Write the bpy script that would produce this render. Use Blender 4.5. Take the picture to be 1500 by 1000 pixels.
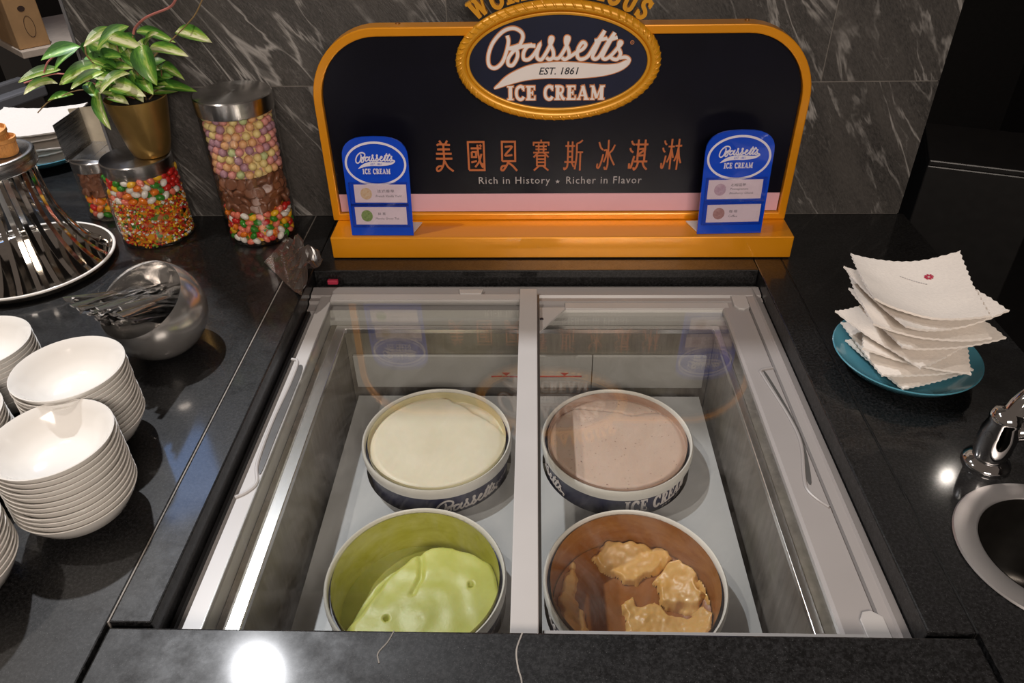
import bpy, bmesh, math, random
from mathutils import Matrix, Vector, Euler, noise
random.seed(7)
PI = math.pi
SC = bpy.context.scene
COL = SC.collection
for o in list(bpy.data.objects):
    bpy.data.objects.remove(o)

# ------------------------------------------------------------------ camera
cam = bpy.data.cameras.new('camera')
cam.sensor_width = 36.0
cam.lens = 36.0 * 1113.8 / 1500.0
cam.clip_start = 0.01
co = bpy.data.objects.new('camera', cam)
COL.objects.link(co)
co.matrix_world = (Matrix.Translation((0, 0, 0.73)) @ Matrix.Rotation(0.035845, 4, 'Z')
                   @ Matrix.Rotation(0.943066, 4, 'X') @ Matrix.Rotation(-0.01961, 4, 'Z'))
SC.camera = co

# ------------------------------------------------------------------ world, lamps, exposure
SC.view_settings.view_transform = 'Standard'
SC.view_settings.look = 'None'
SC.view_settings.gamma = 1.0
SC.view_settings.use_curve_mapping = False
SC.view_settings.exposure = 0.0
wd = bpy.data.worlds.new('world')
wd.use_nodes = True
wd.node_tree.nodes['Background'].inputs[0].default_value = (0.9, 0.72, 0.6, 1)
wd.node_tree.nodes['Background'].inputs[1].default_value = 0.115
SC.world = wd


def spot(name, loc, target, power, color, radius, angle=100, blend=0.6):
    l = bpy.data.lights.new(name, 'SPOT')
    l.energy = power
    l.color = color
    l.shadow_soft_size = radius
    l.spot_size = math.radians(angle)
    l.spot_blend = blend
    o = bpy.data.objects.new(name, l)
    COL.objects.link(o)
    o.location = loc
    o.rotation_euler = (Vector(target) - Vector(loc)).to_track_quat('-Z', 'Y').to_euler()
    return o


def area(name, loc, target, power, color, sx, sy):
    l = bpy.data.lights.new(name, 'AREA')
    l.shape = 'RECTANGLE'
    l.size = sx
    l.size_y = sy
    l.energy = power
    l.color = color
    o = bpy.data.objects.new(name, l)
    COL.objects.link(o)
    o.location = loc
    o.rotation_euler = (Vector(target) - Vector(loc)).to_track_quat('-Z', 'Y').to_euler()
    return o


spot('downlight_left', (-1.52, 0.95, 2.5), (-0.5, 0.8, 0), 105, (1.0, 0.91, 0.82), 0.03, 46)
spot('downlight_corner', (-1.25, 1.885, 2.5), (-0.85, 1.3, 0), 265, (0.96, 0.97, 1.0), 0.03, 72, 0.8)
spot('downlight_right', (1.27, 1.68, 1.0), (0.5, 0.7, 0), 1.6, (1.0, 0.9, 0.8), 0.018, 80)
area('front_fill', (0.30, -0.90, 1.20), (0.1, 1.3, 0.15), 33, (1.0, 0.87, 0.76), 0.9, 0.5)  # added fill lamp behind the camera to brighten the sign front
area('blue_display', (-1.68, 2.66, 2.0), (-0.3, 0.5, 0), 2.2, (0.22, 0.45, 1.0), 0.4, 0.4)


# ------------------------------------------------------------------ materials
MATS = {}


def mat(name, col, rough=0.5, metal=0.0, var=0.06, scale=40, spec=0.5, bump=0.0, coat=0.0, aniso=0.0, sss=0.0, trans=0.0):
    """principled material whose colour carries a fine procedural grain"""
    if name in MATS:
        return MATS[name]
    m = bpy.data.materials.new(name)
    m.use_nodes = True
    nt = m.node_tree
    b = nt.nodes['Principled BSDF']
    b.inputs['Roughness'].default_value = rough
    b.inputs['Metallic'].default_value = metal
    b.inputs['Specular IOR Level'].default_value = spec
    b.inputs['Coat Weight'].default_value = coat
    b.inputs['Anisotropic'].default_value = aniso
    if sss:
        b.inputs['Subsurface Weight'].default_value = sss
        b.inputs['Subsurface Scale'].default_value = 0.01
    if trans:
        b.inputs['Transmission Weight'].default_value = trans
    tc = nt.nodes.new('ShaderNodeTexCoord')
    n = nt.nodes.new('ShaderNodeTexNoise')
    n.inputs['Scale'].default_value = scale
    n.inputs['Detail'].default_value = 4
    nt.links.new(tc.outputs['Object'], n.inputs['Vector'])
    r = nt.nodes.new('ShaderNodeValToRGB')
    c = Vector(col[:3])
    r.color_ramp.elements[0].position = 0.3
    r.color_ramp.elements[1].position = 0.7
    r.color_ramp.elements[0].color = (*[max(0, x * (1 - var)) for x in c], 1)
    r.color_ramp.elements[1].color = (*[min(1, x * (1 + var)) for x in c], 1)
    nt.links.new(n.outputs['Fac'], r.inputs['Fac'])
    nt.links.new(r.outputs['Color'], b.inputs['Base Color'])
    if bump:
        bp = nt.nodes.new('ShaderNodeBump')
        bp.inputs['Strength'].default_value = bump
        bp.inputs['Distance'].default_value = 0.002
        nt.links.new(n.outputs['Fac'], bp.inputs['Height'])
        nt.links.new(bp.outputs['Normal'], b.inputs['Normal'])
    MATS[name] = m
    return m


def ramp(nt, fac, stops):
    r = nt.nodes.new('ShaderNodeValToRGB')
    el = r.color_ramp.elements
    while len(el) < len(stops):
        el.new(0.5)
    for e, (p, c) in zip(el, stops):
        e.position = p
        e.color = (*c, 1)
    nt.links.new(fac, r.inputs['Fac'])
    return r.outputs['Color']


def nmat(name, rough=0.5, metal=0.0, spec=0.5):
    m = bpy.data.materials.new(name)
    m.use_nodes = True
    nt = m.node_tree
    b = nt.nodes['Principled BSDF']
    b.inputs['Roughness'].default_value = rough
    b.inputs['Metallic'].default_value = metal
    b.inputs['Specular IOR Level'].default_value = spec
    tc = nt.nodes.new('ShaderNodeTexCoord')
    MATS[name] = m
    return m, nt, b, tc


def texnoise(nt, vec, scale, detail=4, rough=0.5, dist=0.0):
    n = nt.nodes.new('ShaderNodeTexNoise')
    n.inputs['Scale'].default_value = scale
    n.inputs['Detail'].default_value = detail
    n.inputs['Roughness'].default_value = rough
    n.inputs['Distortion'].default_value = dist
    nt.links.new(vec, n.inputs['Vector'])
    return n.outputs['Fac']


def mapping(nt, vec, rot=(0, 0, 0), scale=(1, 1, 1)):
    mp = nt.nodes.new('ShaderNodeMapping')
    mp.inputs['Rotation'].default_value = rot
    mp.inputs['Scale'].default_value = scale
    nt.links.new(vec, mp.inputs['Vector'])
    return mp.outputs['Vector']


def mixc(nt, fac, a, b, mode='MIX'):
    x = nt.nodes.new('ShaderNodeMix')
    x.data_type = 'RGBA'
    x.blend_type = mode
    for sock, v in ((x.inputs[0], fac), (x.inputs[6], a), (x.inputs[7], b)):
        if isinstance(v, (int, float)):
            sock.default_value = v
        elif isinstance(v, tuple):
            sock.default_value = (*v, 1)
        else:
            nt.links.new(v, sock)
    return x.outputs[2]


def bumpn(nt, b, h, strength, dist=0.002):
    bp = nt.nodes.new('ShaderNodeBump')
    bp.inputs['Strength'].default_value = strength
    bp.inputs['Distance'].default_value = dist
    nt.links.new(h, bp.inputs['Height'])
    nt.links.new(bp.outputs['Normal'], b.inputs['Normal'])


def granite(name, a, bcol, fleck, rough):
    m, nt, b, tc = nmat(name, rough)
    n1 = texnoise(nt, tc.outputs['Object'], 260, 3, 0.7)
    n2 = texnoise(nt, tc.outputs['Object'], 900, 2, 0.6)
    c = ramp(nt, n1, [(0.42, a), (0.66, bcol)])
    f = ramp(nt, n2, [(0.66, (0, 0, 0)), (0.74, (1, 1, 1))])
    nt.links.new(mixc(nt, f, c, fleck), b.inputs['Base Color'])
    n3 = texnoise(nt, tc.outputs['Object'], 30, 5, 0.7)
    rr = ramp(nt, n3, [(0.3, (rough * 0.8,) * 3), (0.7, (rough * 1.3,) * 3)])
    nt.links.new(rr, b.inputs['Roughness'])
    return m


M_granite = granite('black_granite', (0.0012, 0.0012, 0.0013), (0.016, 0.016, 0.017), (0.13, 0.13, 0.13), 0.42)
gb = M_granite.node_tree.nodes['Principled BSDF']
gb.inputs['Specular IOR Level'].default_value = 0.26
gb.inputs['Coat Weight'].default_value = 0.55
gb.inputs['Coat Roughness'].default_value = 0.085
gb.inputs['Coat IOR'].default_value = 1.5

# dark marble of the wall tiles: leathery grain with slanting pale veins
m, nt, b, tc = nmat('dark_marble_tile', 0.42)
info = nt.nodes.new('ShaderNodeObjectInfo')
add = nt.nodes.new('ShaderNodeVectorMath')
add.operation = 'MULTIPLY_ADD'
nt.links.new(info.outputs['Random'], add.inputs[0])
add.inputs[1].default_value = (7, 0, 5)
nt.links.new(tc.outputs['Object'], add.inputs[2])
v = mapping(nt, add.outputs[0], rot=(0, math.radians(-57), 0), scale=(1, 1, 1))
v2 = mapping(nt, v, scale=(1.0, 1, 5.0))
w = texnoise(nt, v2, 2.1, 5, 0.56, 0.8)
veinmask = ramp(nt, w, [(0.478, (0, 0, 0)), (0.5, (1, 1, 1)), (0.522, (0, 0, 0))])
w2 = texnoise(nt, v2, 6.5, 5, 0.6, 0.6)
veinmask2 = ramp(nt, w2, [(0.488, (0, 0, 0)), (0.5, (0.22, 0.22, 0.22)), (0.512, (0, 0, 0))])
brk = texnoise(nt, v, 7, 4, 0.7)
brk = ramp(nt, brk, [(0.38, (0, 0, 0)), (0.58, (1, 1, 1))])
gr = texnoise(nt, mapping(nt, v, scale=(1, 1, 3)), 95, 5, 0.75)
base = ramp(nt, gr, [(0.3, (0.011, 0.0105, 0.0105)), (0.7, (0.078, 0.072, 0.067))])
soft = texnoise(nt, v2, 3.5, 4, 0.6)
base = mixc(nt, ramp(nt, soft, [(0.35, (0, 0, 0)), (0.75, (0.55, 0.55, 0.55))]), base, (0.11, 0.10, 0.092))
vm = mixc(nt, 1.0, mixc(nt, 1.0, veinmask, veinmask2, 'SCREEN'), brk, 'MULTIPLY')
nt.links.new(mixc(nt, vm, base, (0.33, 0.315, 0.30)), b.inputs['Base Color'])
bumpn(nt, b, gr, 0.35, 0.002)
M_marble = m

# brushed metals
def brushed(name, col, rough, sc=(6, 6, 260), r2=1.6):
    m, nt, b, tc = nmat(name, rough, 1.0)
    n = texnoise(nt, mapping(nt, tc.outputs['Object'], scale=sc), 1.0, 4, 0.7)
    nt.links.new(ramp(nt, n, [(0.3, tuple(x * 0.82 for x in col)), (0.7, col)]), b.inputs['Base Color'])
    nt.links.new(ramp(nt, n, [(0.3, (rough * 0.7,) * 3), (0.7, (rough * r2,) * 3)]), b.inputs['Roughness'])
    return m


M_steel = brushed('brushed_steel', (0.62, 0.60, 0.58), 0.24)
M_rim = mat('stainless_rim', (0.80, 0.78, 0.76), 0.24, 1.0, 0.04, 12)
M_bowlsteel = mat('worn_steel', (0.64, 0.62, 0.60), 0.2, 0.85, 0.15, 25)
M_chrome = mat('chrome', (0.74, 0.73, 0.73), 0.06, 1.0, 0.02)
M_mirror = mat('mirror_steel', (0.72, 0.69, 0.65), 0.07, 1.0, 0.05)
M_spoon = mat('spoon_steel', (0.62, 0.61, 0.60), 0.24, 1.0, 0.2, 60)
M_flange = mat('satin_steel', (0.50, 0.48, 0.475), 0.38, 0.85, 0.05, 20)

# frosted metal walls of the freezer
m, nt, b, tc = nmat('frosted_metal', 0.45, 0.35)
n = texnoise(nt, mapping(nt, tc.outputs['Object'], scale=(70, 70, 8)), 1.0, 6, 0.75)
n2 = texnoise(nt, tc.outputs['Object'], 5, 4, 0.6)
c = ramp(nt, n, [(0.3, (0.20, 0.175, 0.155)), (0.72, (0.36, 0.325, 0.29))])
c = mixc(nt, ramp(nt, n2, [(0.45, (0, 0, 0)), (0.65, (0.5, 0.5, 0.5))]), c, (0.36, 0.34, 0.24))
nt.links.new(c, b.inputs['Base Color'])
bumpn(nt, b, n, 0.08)
M_frost = m

M_plastic = mat('grey_plastic', (0.285, 0.266, 0.26), 0.34, var=0.03, scale=12)
M_plastic2 = mat('pale_grey_plastic', (0.40, 0.383, 0.374), 0.36, var=0.03, scale=12)
M_liner = mat('white_liner_plastic', (0.50, 0.49, 0.465), 0.4, var=0.05, scale=6)
M_rubber = mat('black_rubber', (0.012, 0.012, 0.013), 0.45, var=0.2)
M_seal_shade = mat('seal_and_grip_shade', (0.07, 0.068, 0.066), 0.35, var=0.1)
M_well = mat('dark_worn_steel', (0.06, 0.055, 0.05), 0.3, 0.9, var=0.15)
M_hollow = mat('dark_void', (0.006, 0.006, 0.006), 0.7, var=0.2)
M_red = mat('red_print', (0.45, 0.03, 0.07), 0.5, var=0.1)
M_gold = mat('orange_gold_paint', (0.74, 0.285, 0.006), 0.3, 0.25, 0.05, 6, coat=0.2)
M_gold2 = mat('gold_rope_paint', (0.66, 0.30, 0.014), 0.34, 0.2, 0.06, 30)
M_goldd = mat('dull_gold_paint', (0.22, 0.085, 0.01), 0.4, 0.2, 0.06, 30)
M_navy = mat('near_black_panel', (0.004, 0.004, 0.009), 0.3, var=0.2, scale=8, spec=0.25)
M_navy2 = mat('navy_plaque', (0.004, 0.007, 0.028), 0.35, var=0.2, scale=8)
M_pinks = mat('pink_strip', (0.70, 0.40, 0.46), 0.35, var=0.03, scale=5)
M_white = mat('white_print', (0.78, 0.72, 0.70), 0.45, var=0.02)
M_oline = mat('orange_outline_print', (0.55, 0.20, 0.06), 0.45, var=0.05)
M_brick = mat('burnt_orange_print', (0.46, 0.125, 0.032), 0.45, var=0.08)
M_inkg = mat('ink_grey_print', (0.10, 0.09, 0.10), 0.5, var=0.1)
M_greyp = mat('grey_print', (0.42, 0.40, 0.40), 0.45, var=0.05)
M_blackp = mat('black_print', (0.012, 0.012, 0.02), 0.5, var=0.1)
M_blue = mat('royal_blue_acrylic', (0.003, 0.055, 0.52), 0.16, var=0.06, scale=8, coat=0.5)
M_bluew = mat('pale_lilac_print', (0.66, 0.62, 0.70), 0.4, var=0.03)
M_card = mat('flavour_card_paper', (0.76, 0.62, 0.66), 0.55, var=0.03)
M_acryl = mat('white_acrylic', (0.72, 0.68, 0.68), 0.3, var=0.03)
M_ceramic = mat('white_glazed_ceramic', (0.72, 0.695, 0.66), 0.12, var=0.015, scale=8, coat=0.3)
M_teal = mat('teal_glaze', (0.075, 0.24, 0.31), 0.18, var=0.07, scale=14, coat=0.3)
M_napkin = mat('white_paper_tissue', (0.80, 0.74, 0.68), 0.85, var=0.03, scale=220, bump=0.25)
M_bag = mat('cream_waxed_paper', (0.66, 0.58, 0.44), 0.6, var=0.08, scale=50)
M_vase = mat('brushed_brass', (0.50, 0.315, 0.10), 0.3, 0.85, 0.12, 20)
M_soil = mat('dark_soil', (0.02, 0.014, 0.01), 0.9, var=0.4, scale=120, bump=0.6)
M_pinkstem = mat('pink_vine', (0.46, 0.16, 0.14), 0.5, var=0.15)
M_stem = mat('tan_stem', (0.26, 0.17, 0.07), 0.6, var=0.2)
M_cup = mat('white_waxed_board', (0.78, 0.755, 0.70), 0.35, var=0.03)
M_cupnavy = mat('navy_tub_print', (0.016, 0.02, 0.065), 0.35, var=0.2)
M_cone = mat('waffle_wafer', (0.60, 0.27, 0.075), 0.7, var=0.18, scale=90, bump=0.4)
M_carton = mat('brown_carton', (0.42, 0.245, 0.11), 0.8, var=0.1, scale=25)
M_cartonp = mat('dark_carton_print', (0.045, 0.02, 0.012), 0.8, var=0.1)
M_shelfw = mat('pale_laminate', (0.55, 0.46, 0.38), 0.5, var=0.08)
M_dark = mat('dark_wall_paint', (0.010, 0.009, 0.009), 0.6, var=0.2)
M_darkg = mat('charcoal_laminate', (0.009, 0.0085, 0.0085), 0.4, var=0.2)
M_rail = mat('grey_rail', (0.20, 0.20, 0.215), 0.35, 0.3, 0.05)
M_joint = mat('dark_grout', (0.17, 0.155, 0.14), 0.8, var=0.15)
M_crack = mat('pale_filler', (0.24, 0.22, 0.20), 0.8, var=0.2)
M_plug = mat('white_plastic_ball', (0.10, 0.10, 0.10), 0.3, var=0.05)


# thin clear sheet: straight transmission plus a Schlick mirror share, the same for every ray
def glass(name, tint, k=1.0, rough=0.0, smudge=0.0):
    m = bpy.data.materials.new(name)
    m.use_nodes = True
    nt = m.node_tree
    nt.nodes.clear()
    out = nt.nodes.new('ShaderNodeOutputMaterial')
    tr = nt.nodes.new('ShaderNodeBsdfTransparent')
    tr.inputs[0].default_value = (*tint, 1)
    gl = nt.nodes.new('ShaderNodeBsdfGlossy')
    gl.inputs['Roughness'].default_value = rough
    lw = nt.nodes.new('ShaderNodeLayerWeight')
    lw.inputs['Blend'].default_value = 0.5
    p = nt.nodes.new('ShaderNodeMath')
    p.operation = 'POWER'
    nt.links.new(lw.outputs['Facing'], p.inputs[0])
    p.inputs[1].default_value = 4.0
    a = nt.nodes.new('ShaderNodeMath')
    a.operation = 'MULTIPLY_ADD'
    a.use_clamp = True
    nt.links.new(p.outputs[0], a.inputs[0])
    a.inputs[1].default_value = 0.9 * k
    a.inputs[2].default_value = 0.045 * k
    mx = nt.nodes.new('ShaderNodeMixShader')
    nt.links.new(a.outputs[0], mx.inputs[0])
    nt.links.new(tr.outputs[0], mx.inputs[1])
    nt.links.new(gl.outputs[0], mx.inputs[2])
    sh = mx.outputs[0]
    if smudge:
        tc = nt.nodes.new('ShaderNodeTexCoord')
        n = texnoise(nt, mapping(nt, tc.outputs['Object'], scale=(1, 0.5, 1)), 9, 8, 0.75, 1.5)
        f = ramp(nt, n, [(0.45, (0, 0, 0)), (0.85, (smudge,) * 3)])
        df = nt.nodes.new('ShaderNodeBsdfDiffuse')
        df.inputs[0].default_value = (0.6, 0.58, 0.55, 1)
        m2 = nt.nodes.new('ShaderNodeMixShader')
        nt.links.new(f, m2.inputs[0])
        nt.links.new(sh, m2.inputs[1])
        nt.links.new(df.outputs[0], m2.inputs[2])
        sh = m2.outputs[0]
    nt.links.new(sh, out.inputs[0])
    MATS[name] = m
    return m


M_lid = glass('freezer_glass', (0.97, 0.975, 0.97), 1.7, 0.0, 0.06)
M_jar = glass('jar_glass', (0.98, 0.98, 0.98), 0.8, 0.0)
M_clear = glass('clear_pocket_film', (0.95, 0.95, 0.97), 0.9, 0.05)

# leaf: green edges, cream middle along the midrib
m, nt, b, tc = nmat('variegated_leaf', 0.42)
sep = nt.nodes.new('ShaderNodeSeparateXYZ')
nt.links.new(tc.outputs['Object'], sep.inputs[0])
ab = nt.nodes.new('ShaderNodeMath')
ab.operation = 'ABSOLUTE'
nt.links.new(sep.outputs[1], ab.inputs[0])
info = nt.nodes.new('ShaderNodeObjectInfo')
ns = texnoise(nt, mapping(nt, tc.outputs['Object'], scale=(3, 9, 1)), 1.4, 4, 0.6)
su = nt.nodes.new('ShaderNodeMath')
su.operation = 'MULTIPLY_ADD'
nt.links.new(ns, su.inputs[0])
su.inputs[1].default_value = 0.55
nt.links.new(ab.outputs[0], su.inputs[2])
s3 = nt.nodes.new('ShaderNodeMath')
s3.operation = 'MULTIPLY_ADD'
nt.links.new(info.outputs['Random'], s3.inputs[0])
s3.inputs[1].default_value = 0.30
nt.links.new(su.outputs[0], s3.inputs[2])
lc = ramp(nt, s3.outputs[0], [(0.36, (0.72, 0.72, 0.46)), (0.50, (0.33, 0.47, 0.08)), (0.63, (0.10, 0.28, 0.03)), (0.85, (0.025, 0.10, 0.012))])
nt.links.new(lc, b.inputs['Base Color'])
b.inputs['Transmission Weight'].default_value = 0.0
b.inputs['Coat Weight'].default_value = 0.25
M_leaf = m


def island_mat(name, cols, rough=0.3, coat=0.2):
    m, nt, b, tc = nmat(name, rough)
    g = nt.nodes.new('ShaderNodeNewGeometry')
    r = nt.nodes.new('ShaderNodeValToRGB')
    r.color_ramp.interpolation = 'CONSTANT'
    el = r.color_ramp.elements
    while len(el) < len(cols):
        el.new(0.5)
    for i, e in enumerate(el):
        e.position = i / len(cols)
        e.color = (*cols[i], 1)
    nt.links.new(g.outputs['Random Per Island'], r.inputs[0])
    nt.links.new(r.outputs[0], b.inputs['Base Color'])
    b.inputs['Coat Weight'].default_value = coat
    return m


BEAN = {'red': (0.55, 0.02, 0.015), 'orange': (0.80, 0.20, 0.015), 'yellow': (0.85, 0.48, 0.02), 'green': (0.04, 0.24, 0.02),
        'white': (0.80, 0.77, 0.70), 'coral': (0.78, 0.19, 0.12)}
BALL = {'pale yellow': (0.78, 0.62, 0.26), 'pink': (0.68, 0.29, 0.26), 'mauve': (0.44, 0.24, 0.30), 'peach': (0.76, 0.42, 0.20),
        'pale green': (0.50, 0.58, 0.27)}
M_bean = {k: mat(k + '_jelly_shell', c, 0.22, var=0.06, scale=60, coat=0.3) for k, c in BEAN.items()}
M_ball = {k: mat(k.replace(' ', '_') + '_sugar_shell', c, 0.45, var=0.06, scale=60) for k, c in BALL.items()}
M_choc = mat('milk_chocolate', (0.21, 0.085, 0.045), 0.35, var=0.2, scale=50)
M_sprk = island_mat('sprinkle_sugar', [BEAN['red'], BEAN['orange'], BEAN['yellow'], (0.75, 0.16, 0.02), (0.82, 0.8, 0.74), (0.28, 0.42, 0.05), BEAN['red'], BEAN['yellow']])


# ------------------------------------------------------------------ mesh helpers
def fin(name, bm, m, parent=None, smooth=False, bevel=0.0, seg=2, sharp=40):
    bmesh.ops.recalc_face_normals(bm, faces=bm.faces)
    me = bpy.data.meshes.new(name)
    bm.to_mesh(me)
    bm.free()
    o = bpy.data.objects.new(name, me)
    COL.objects.link(o)
    if isinstance(m, (list, tuple)):
        for x in m:
            me.materials.append(x)
    else:
        me.materials.append(m)
    if smooth:
        me.polygons.foreach_set('use_smooth', [True] * len(me.polygons))
        me.set_sharp_from_angle(angle=math.radians(sharp))
    if bevel:
        md = o.modifiers.new('bevel', 'BEVEL')
        md.width = bevel
        md.segments = seg
        md.limit_method = 'ANGLE'
        md.angle_limit = math.radians(35)
    if parent is not None:
        o.parent = parent
    return o


def tag(o, label, cat, group=None, kind=None):
    if label:
        o['label'] = label
    if cat:
        o['category'] = cat
    if group:
        o['group'] = group
    if kind:
        o['kind'] = kind
    return o


def thing(name, label, cat, loc=(0, 0, 0), rz=0.0, group=None):
    o = bpy.data.objects.new(name, None)
    o.empty_display_size = 0.02
    COL.objects.link(o)
    o.location = loc
    o.rotation_euler = (0, 0, rz)
    return tag(o, label, cat, group)


def copy_tree(o, parent=None):
    c = o.copy()
    COL.objects.link(c)
    c.parent = parent
    for ch in [x for x in o.children]:
        copy_tree(ch, c)
    return c


def box(bm, x0, x1, y0, y1, z0, z1, M=None):
    vs = [bm.verts.new(Vector(p) if M is None else M @ Vector(p)) for p in
          ((x0, y0, z0), (x1, y0, z0), (x1, y1, z0), (x0, y1, z0), (x0, y0, z1), (x1, y0, z1), (x1, y1, z1), (x0, y1, z1))]
    for f in ((0, 3, 2, 1), (4, 5, 6, 7), (0, 1, 5, 4), (1, 2, 6, 5), (2, 3, 7, 6), (3, 0, 4, 7)):
        bm.faces.new([vs[i] for i in f])


def boxo(name, x0, x1, y0, y1, z0, z1, m, parent=None, bevel=0.0, M=None):
    bm = bmesh.new()
    box(bm, x0, x1, y0, y1, z0, z1, M)
    return fin(name, bm, m, parent, bevel=bevel)


def lathe(bm, prof, n=48, M=None, sx=1.0, sy=1.0):
    rings = []
    for (r, z) in prof:
        if r < 1e-6:
            p = Vector((0, 0, z))
            rings.append([bm.verts.new(M @ p if M else p)])
        else:
            ring = []
            for i in range(n):
                a = 2 * PI * i / n
                p = Vector((r * sx * math.cos(a), r * sy * math.sin(a), z))
                ring.append(bm.verts.new(M @ p if M else p))
            rings.append(ring)
    for a, b2 in zip(rings, rings[1:]):
        if len(a) == 1 and len(b2) == 1:
            continue
        for i in range(n):
            j = (i + 1) % n
            if len(a) == 1:
                bm.faces.new((a[0], b2[j], b2[i]))
            elif len(b2) == 1:
                bm.faces.new((a[i], a[j], b2[0]))
            else:
                bm.faces.new((a[i], a[j], b2[j], b2[i]))


def latheo(name, prof, m, parent=None, n=48, M=None, sharp=40, sx=1.0, sy=1.0):
    bm = bmesh.new()
    lathe(bm, prof, n, M, sx, sy)
    return fin(name, bm, m, parent, smooth=True, sharp=sharp)


def crom(pts, n=6, closed=False):
    """Catmull-Rom resampling, any dimension"""
    P = [Vector(p) for p in pts]
    out = []
    N = len(P)
    for i in range(N if closed else N - 1):
        if closed:
            p0, p1, p2, p3 = P[i - 1], P[i], P[(i + 1) % N], P[(i + 2) % N]
        else:
            p1, p2 = P[i], P[i + 1]
            p0 = P[i - 1] if i else p1 * 2 - p2
            p3 = P[i + 2] if i + 2 < N else p2 * 2 - p1
        for k in range(n):
            t = k / n
            out.append(0.5 * ((2 * p1) + (p2 - p0) * t + (2 * p0 - 5 * p1 + 4 * p2 - p3) * t * t + (3 * p1 - p0 - 3 * p2 + p3) * t ** 3))
    if not closed:
        out.append(P[-1].copy())
    return out


def tube(bm, pts, rad, n=8, closed=False, cap=True, flat=1.0):
    P = [Vector(p) for p in pts]
    N = len(P)
    R = rad if isinstance(rad, (list, tuple)) else [rad] * N
    rings = []
    up = Vector((0.13, 0.21, 0.97)).normalized()
    prev = None
    for i in range(N):
        if closed:
            t = (P[(i + 1) % N] - P[i - 1]).normalized()
        else:
            t = (P[min(i + 1, N - 1)] - P[max(i - 1, 0)]).normalized()
        if prev is None:
            u = t.cross(up)
            if u.length < 0.1:
                u = t.cross(Vector((1, 0, 0)))
        else:
            u = prev - t * prev.dot(t)
        u.normalize()
        prev = u
        w = t.cross(u)
        rings.append([bm.verts.new(P[i] + (u * math.cos(2 * PI * k / n) + w * math.sin(2 * PI * k / n) * flat) * R[i]) for k in range(n)])
    for i in range(N if closed else N - 1):
        a, b2 = rings[i], rings[(i + 1) % N]
        for k in range(n):
            bm.faces.new((a[k], a[(k + 1) % n], b2[(k + 1) % n], b2[k]))
    if cap and not closed:
        bm.faces.new(rings[0][::-1])
        bm.faces.new(rings[-1])


RAMP = [0.0]


def ribbon(bm, pts, w, d0, d1, F, closed=False):
    """flat stroke of width w (number or per-point list) raised from depth d0 to d1; F maps (u,v,depth) to space"""
    P = [Vector((p[0], p[1])) for p in pts]
    N = len(P)
    W = w if isinstance(w, (list, tuple)) else [w] * N
    rows = []
    D1 = d1
    for i in range(N):
        if closed:
            a, c = P[i - 1], P[(i + 1) % N]
        else:
            a, c = P[max(i - 1, 0)], P[min(i + 1, N - 1)]
        e0 = (P[i] - a)
        e1 = (c - P[i])
        if e0.length < 1e-9:
            e0 = e1
        if e1.length < 1e-9:
            e1 = e0
        t = (e0.normalized() + e1.normalized())
        if t.length < 0.3:
            t = e1.normalized()
        t.normalize()
        nn = Vector((-t.y, t.x))
        k = 1 / max(0.55, abs(nn.dot(Vector((-e1.normalized().y, e1.normalized().x)))))
        h = W[i] / 2 * k
        l, r = P[i] + nn * h, P[i] - nn * h
        d1 = D1 + RAMP[0]
        RAMP[0] = (RAMP[0] + 6e-6) % 6e-4
        rows.append([bm.verts.new(F(l.x, l.y, d0)), bm.verts.new(F(r.x, r.y, d0)), bm.verts.new(F(r.x, r.y, d1)), bm.verts.new(F(l.x, l.y, d1))])
    for i in range(N if closed else N - 1):
        a, c = rows[i], rows[(i + 1) % N]
        for k in range(4):
            bm.faces.new((a[k], a[(k + 1) % 4], c[(k + 1) % 4], c[k]))
    if not closed:
        bm.faces.new(rows[0])
        bm.faces.new(rows[-1][::-1])


def slab2d(bm, pts, d0, d1, F):
    """outline filled and raised from d0 to d1"""
    a = [bm.verts.new(F(p[0], p[1], d0)) for p in pts]
    c = [bm.verts.new(F(p[0], p[1], d1)) for p in pts]
    bm.faces.new(a[::-1])
    bm.faces.new(c)
    n = len(pts)
    for i in range(n):
        bm.faces.new((a[i], a[(i + 1) % n], c[(i + 1) % n], c[i]))


def ring2d(bm, outer, inner, d0, d1, F):
    n = len(outer)
    vo0 = [bm.verts.new(F(p[0], p[1], d0)) for p in outer]
    vo1 = [bm.verts.new(F(p[0], p[1], d1)) for p in outer]
    vi0 = [bm.verts.new(F(p[0], p[1], d0)) for p in inner]
    vi1 = [bm.verts.new(F(p[0], p[1], d1)) for p in inner]
    for i in range(n):
        j = (i + 1) % n
        bm.faces.new((vo1[i], vo1[j], vi1[j], vi1[i]))
        bm.faces.new((vo0[j], vo0[i], vi0[i], vi0[j]))
        bm.faces.new((vo0[i], vo0[j], vo1[j], vo1[i]))
        bm.faces.new((vi0[j], vi0[i], vi1[i], vi1[j]))


def text_geo(s, size=1.0, extrude=0.0, shear=0.0, offset=0.0, spacing=1.0, res=2):
    cu = bpy.data.curves.new('writing', 'FONT')
    cu.body = s
    cu.size = size
    cu.shear = shear
    cu.extrude = extrude
    cu.offset = offset
    cu.space_character = spacing
    cu.resolution_u = res
    cu.align_x = 'CENTER'
    o = bpy.data.objects.new('writing', cu)
    COL.objects.link(o)
    dg = bpy.context.evaluated_depsgraph_get()
    ev = o.evaluated_get(dg)
    me = ev.to_mesh()
    V = [tuple(v.co) for v in me.vertices]
    Fc = [tuple(p.vertices) for p in me.polygons]
    ev.to_mesh_clear()
    bpy.data.objects.remove(o)
    bpy.data.curves.remove(cu)
    return V, Fc


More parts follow.
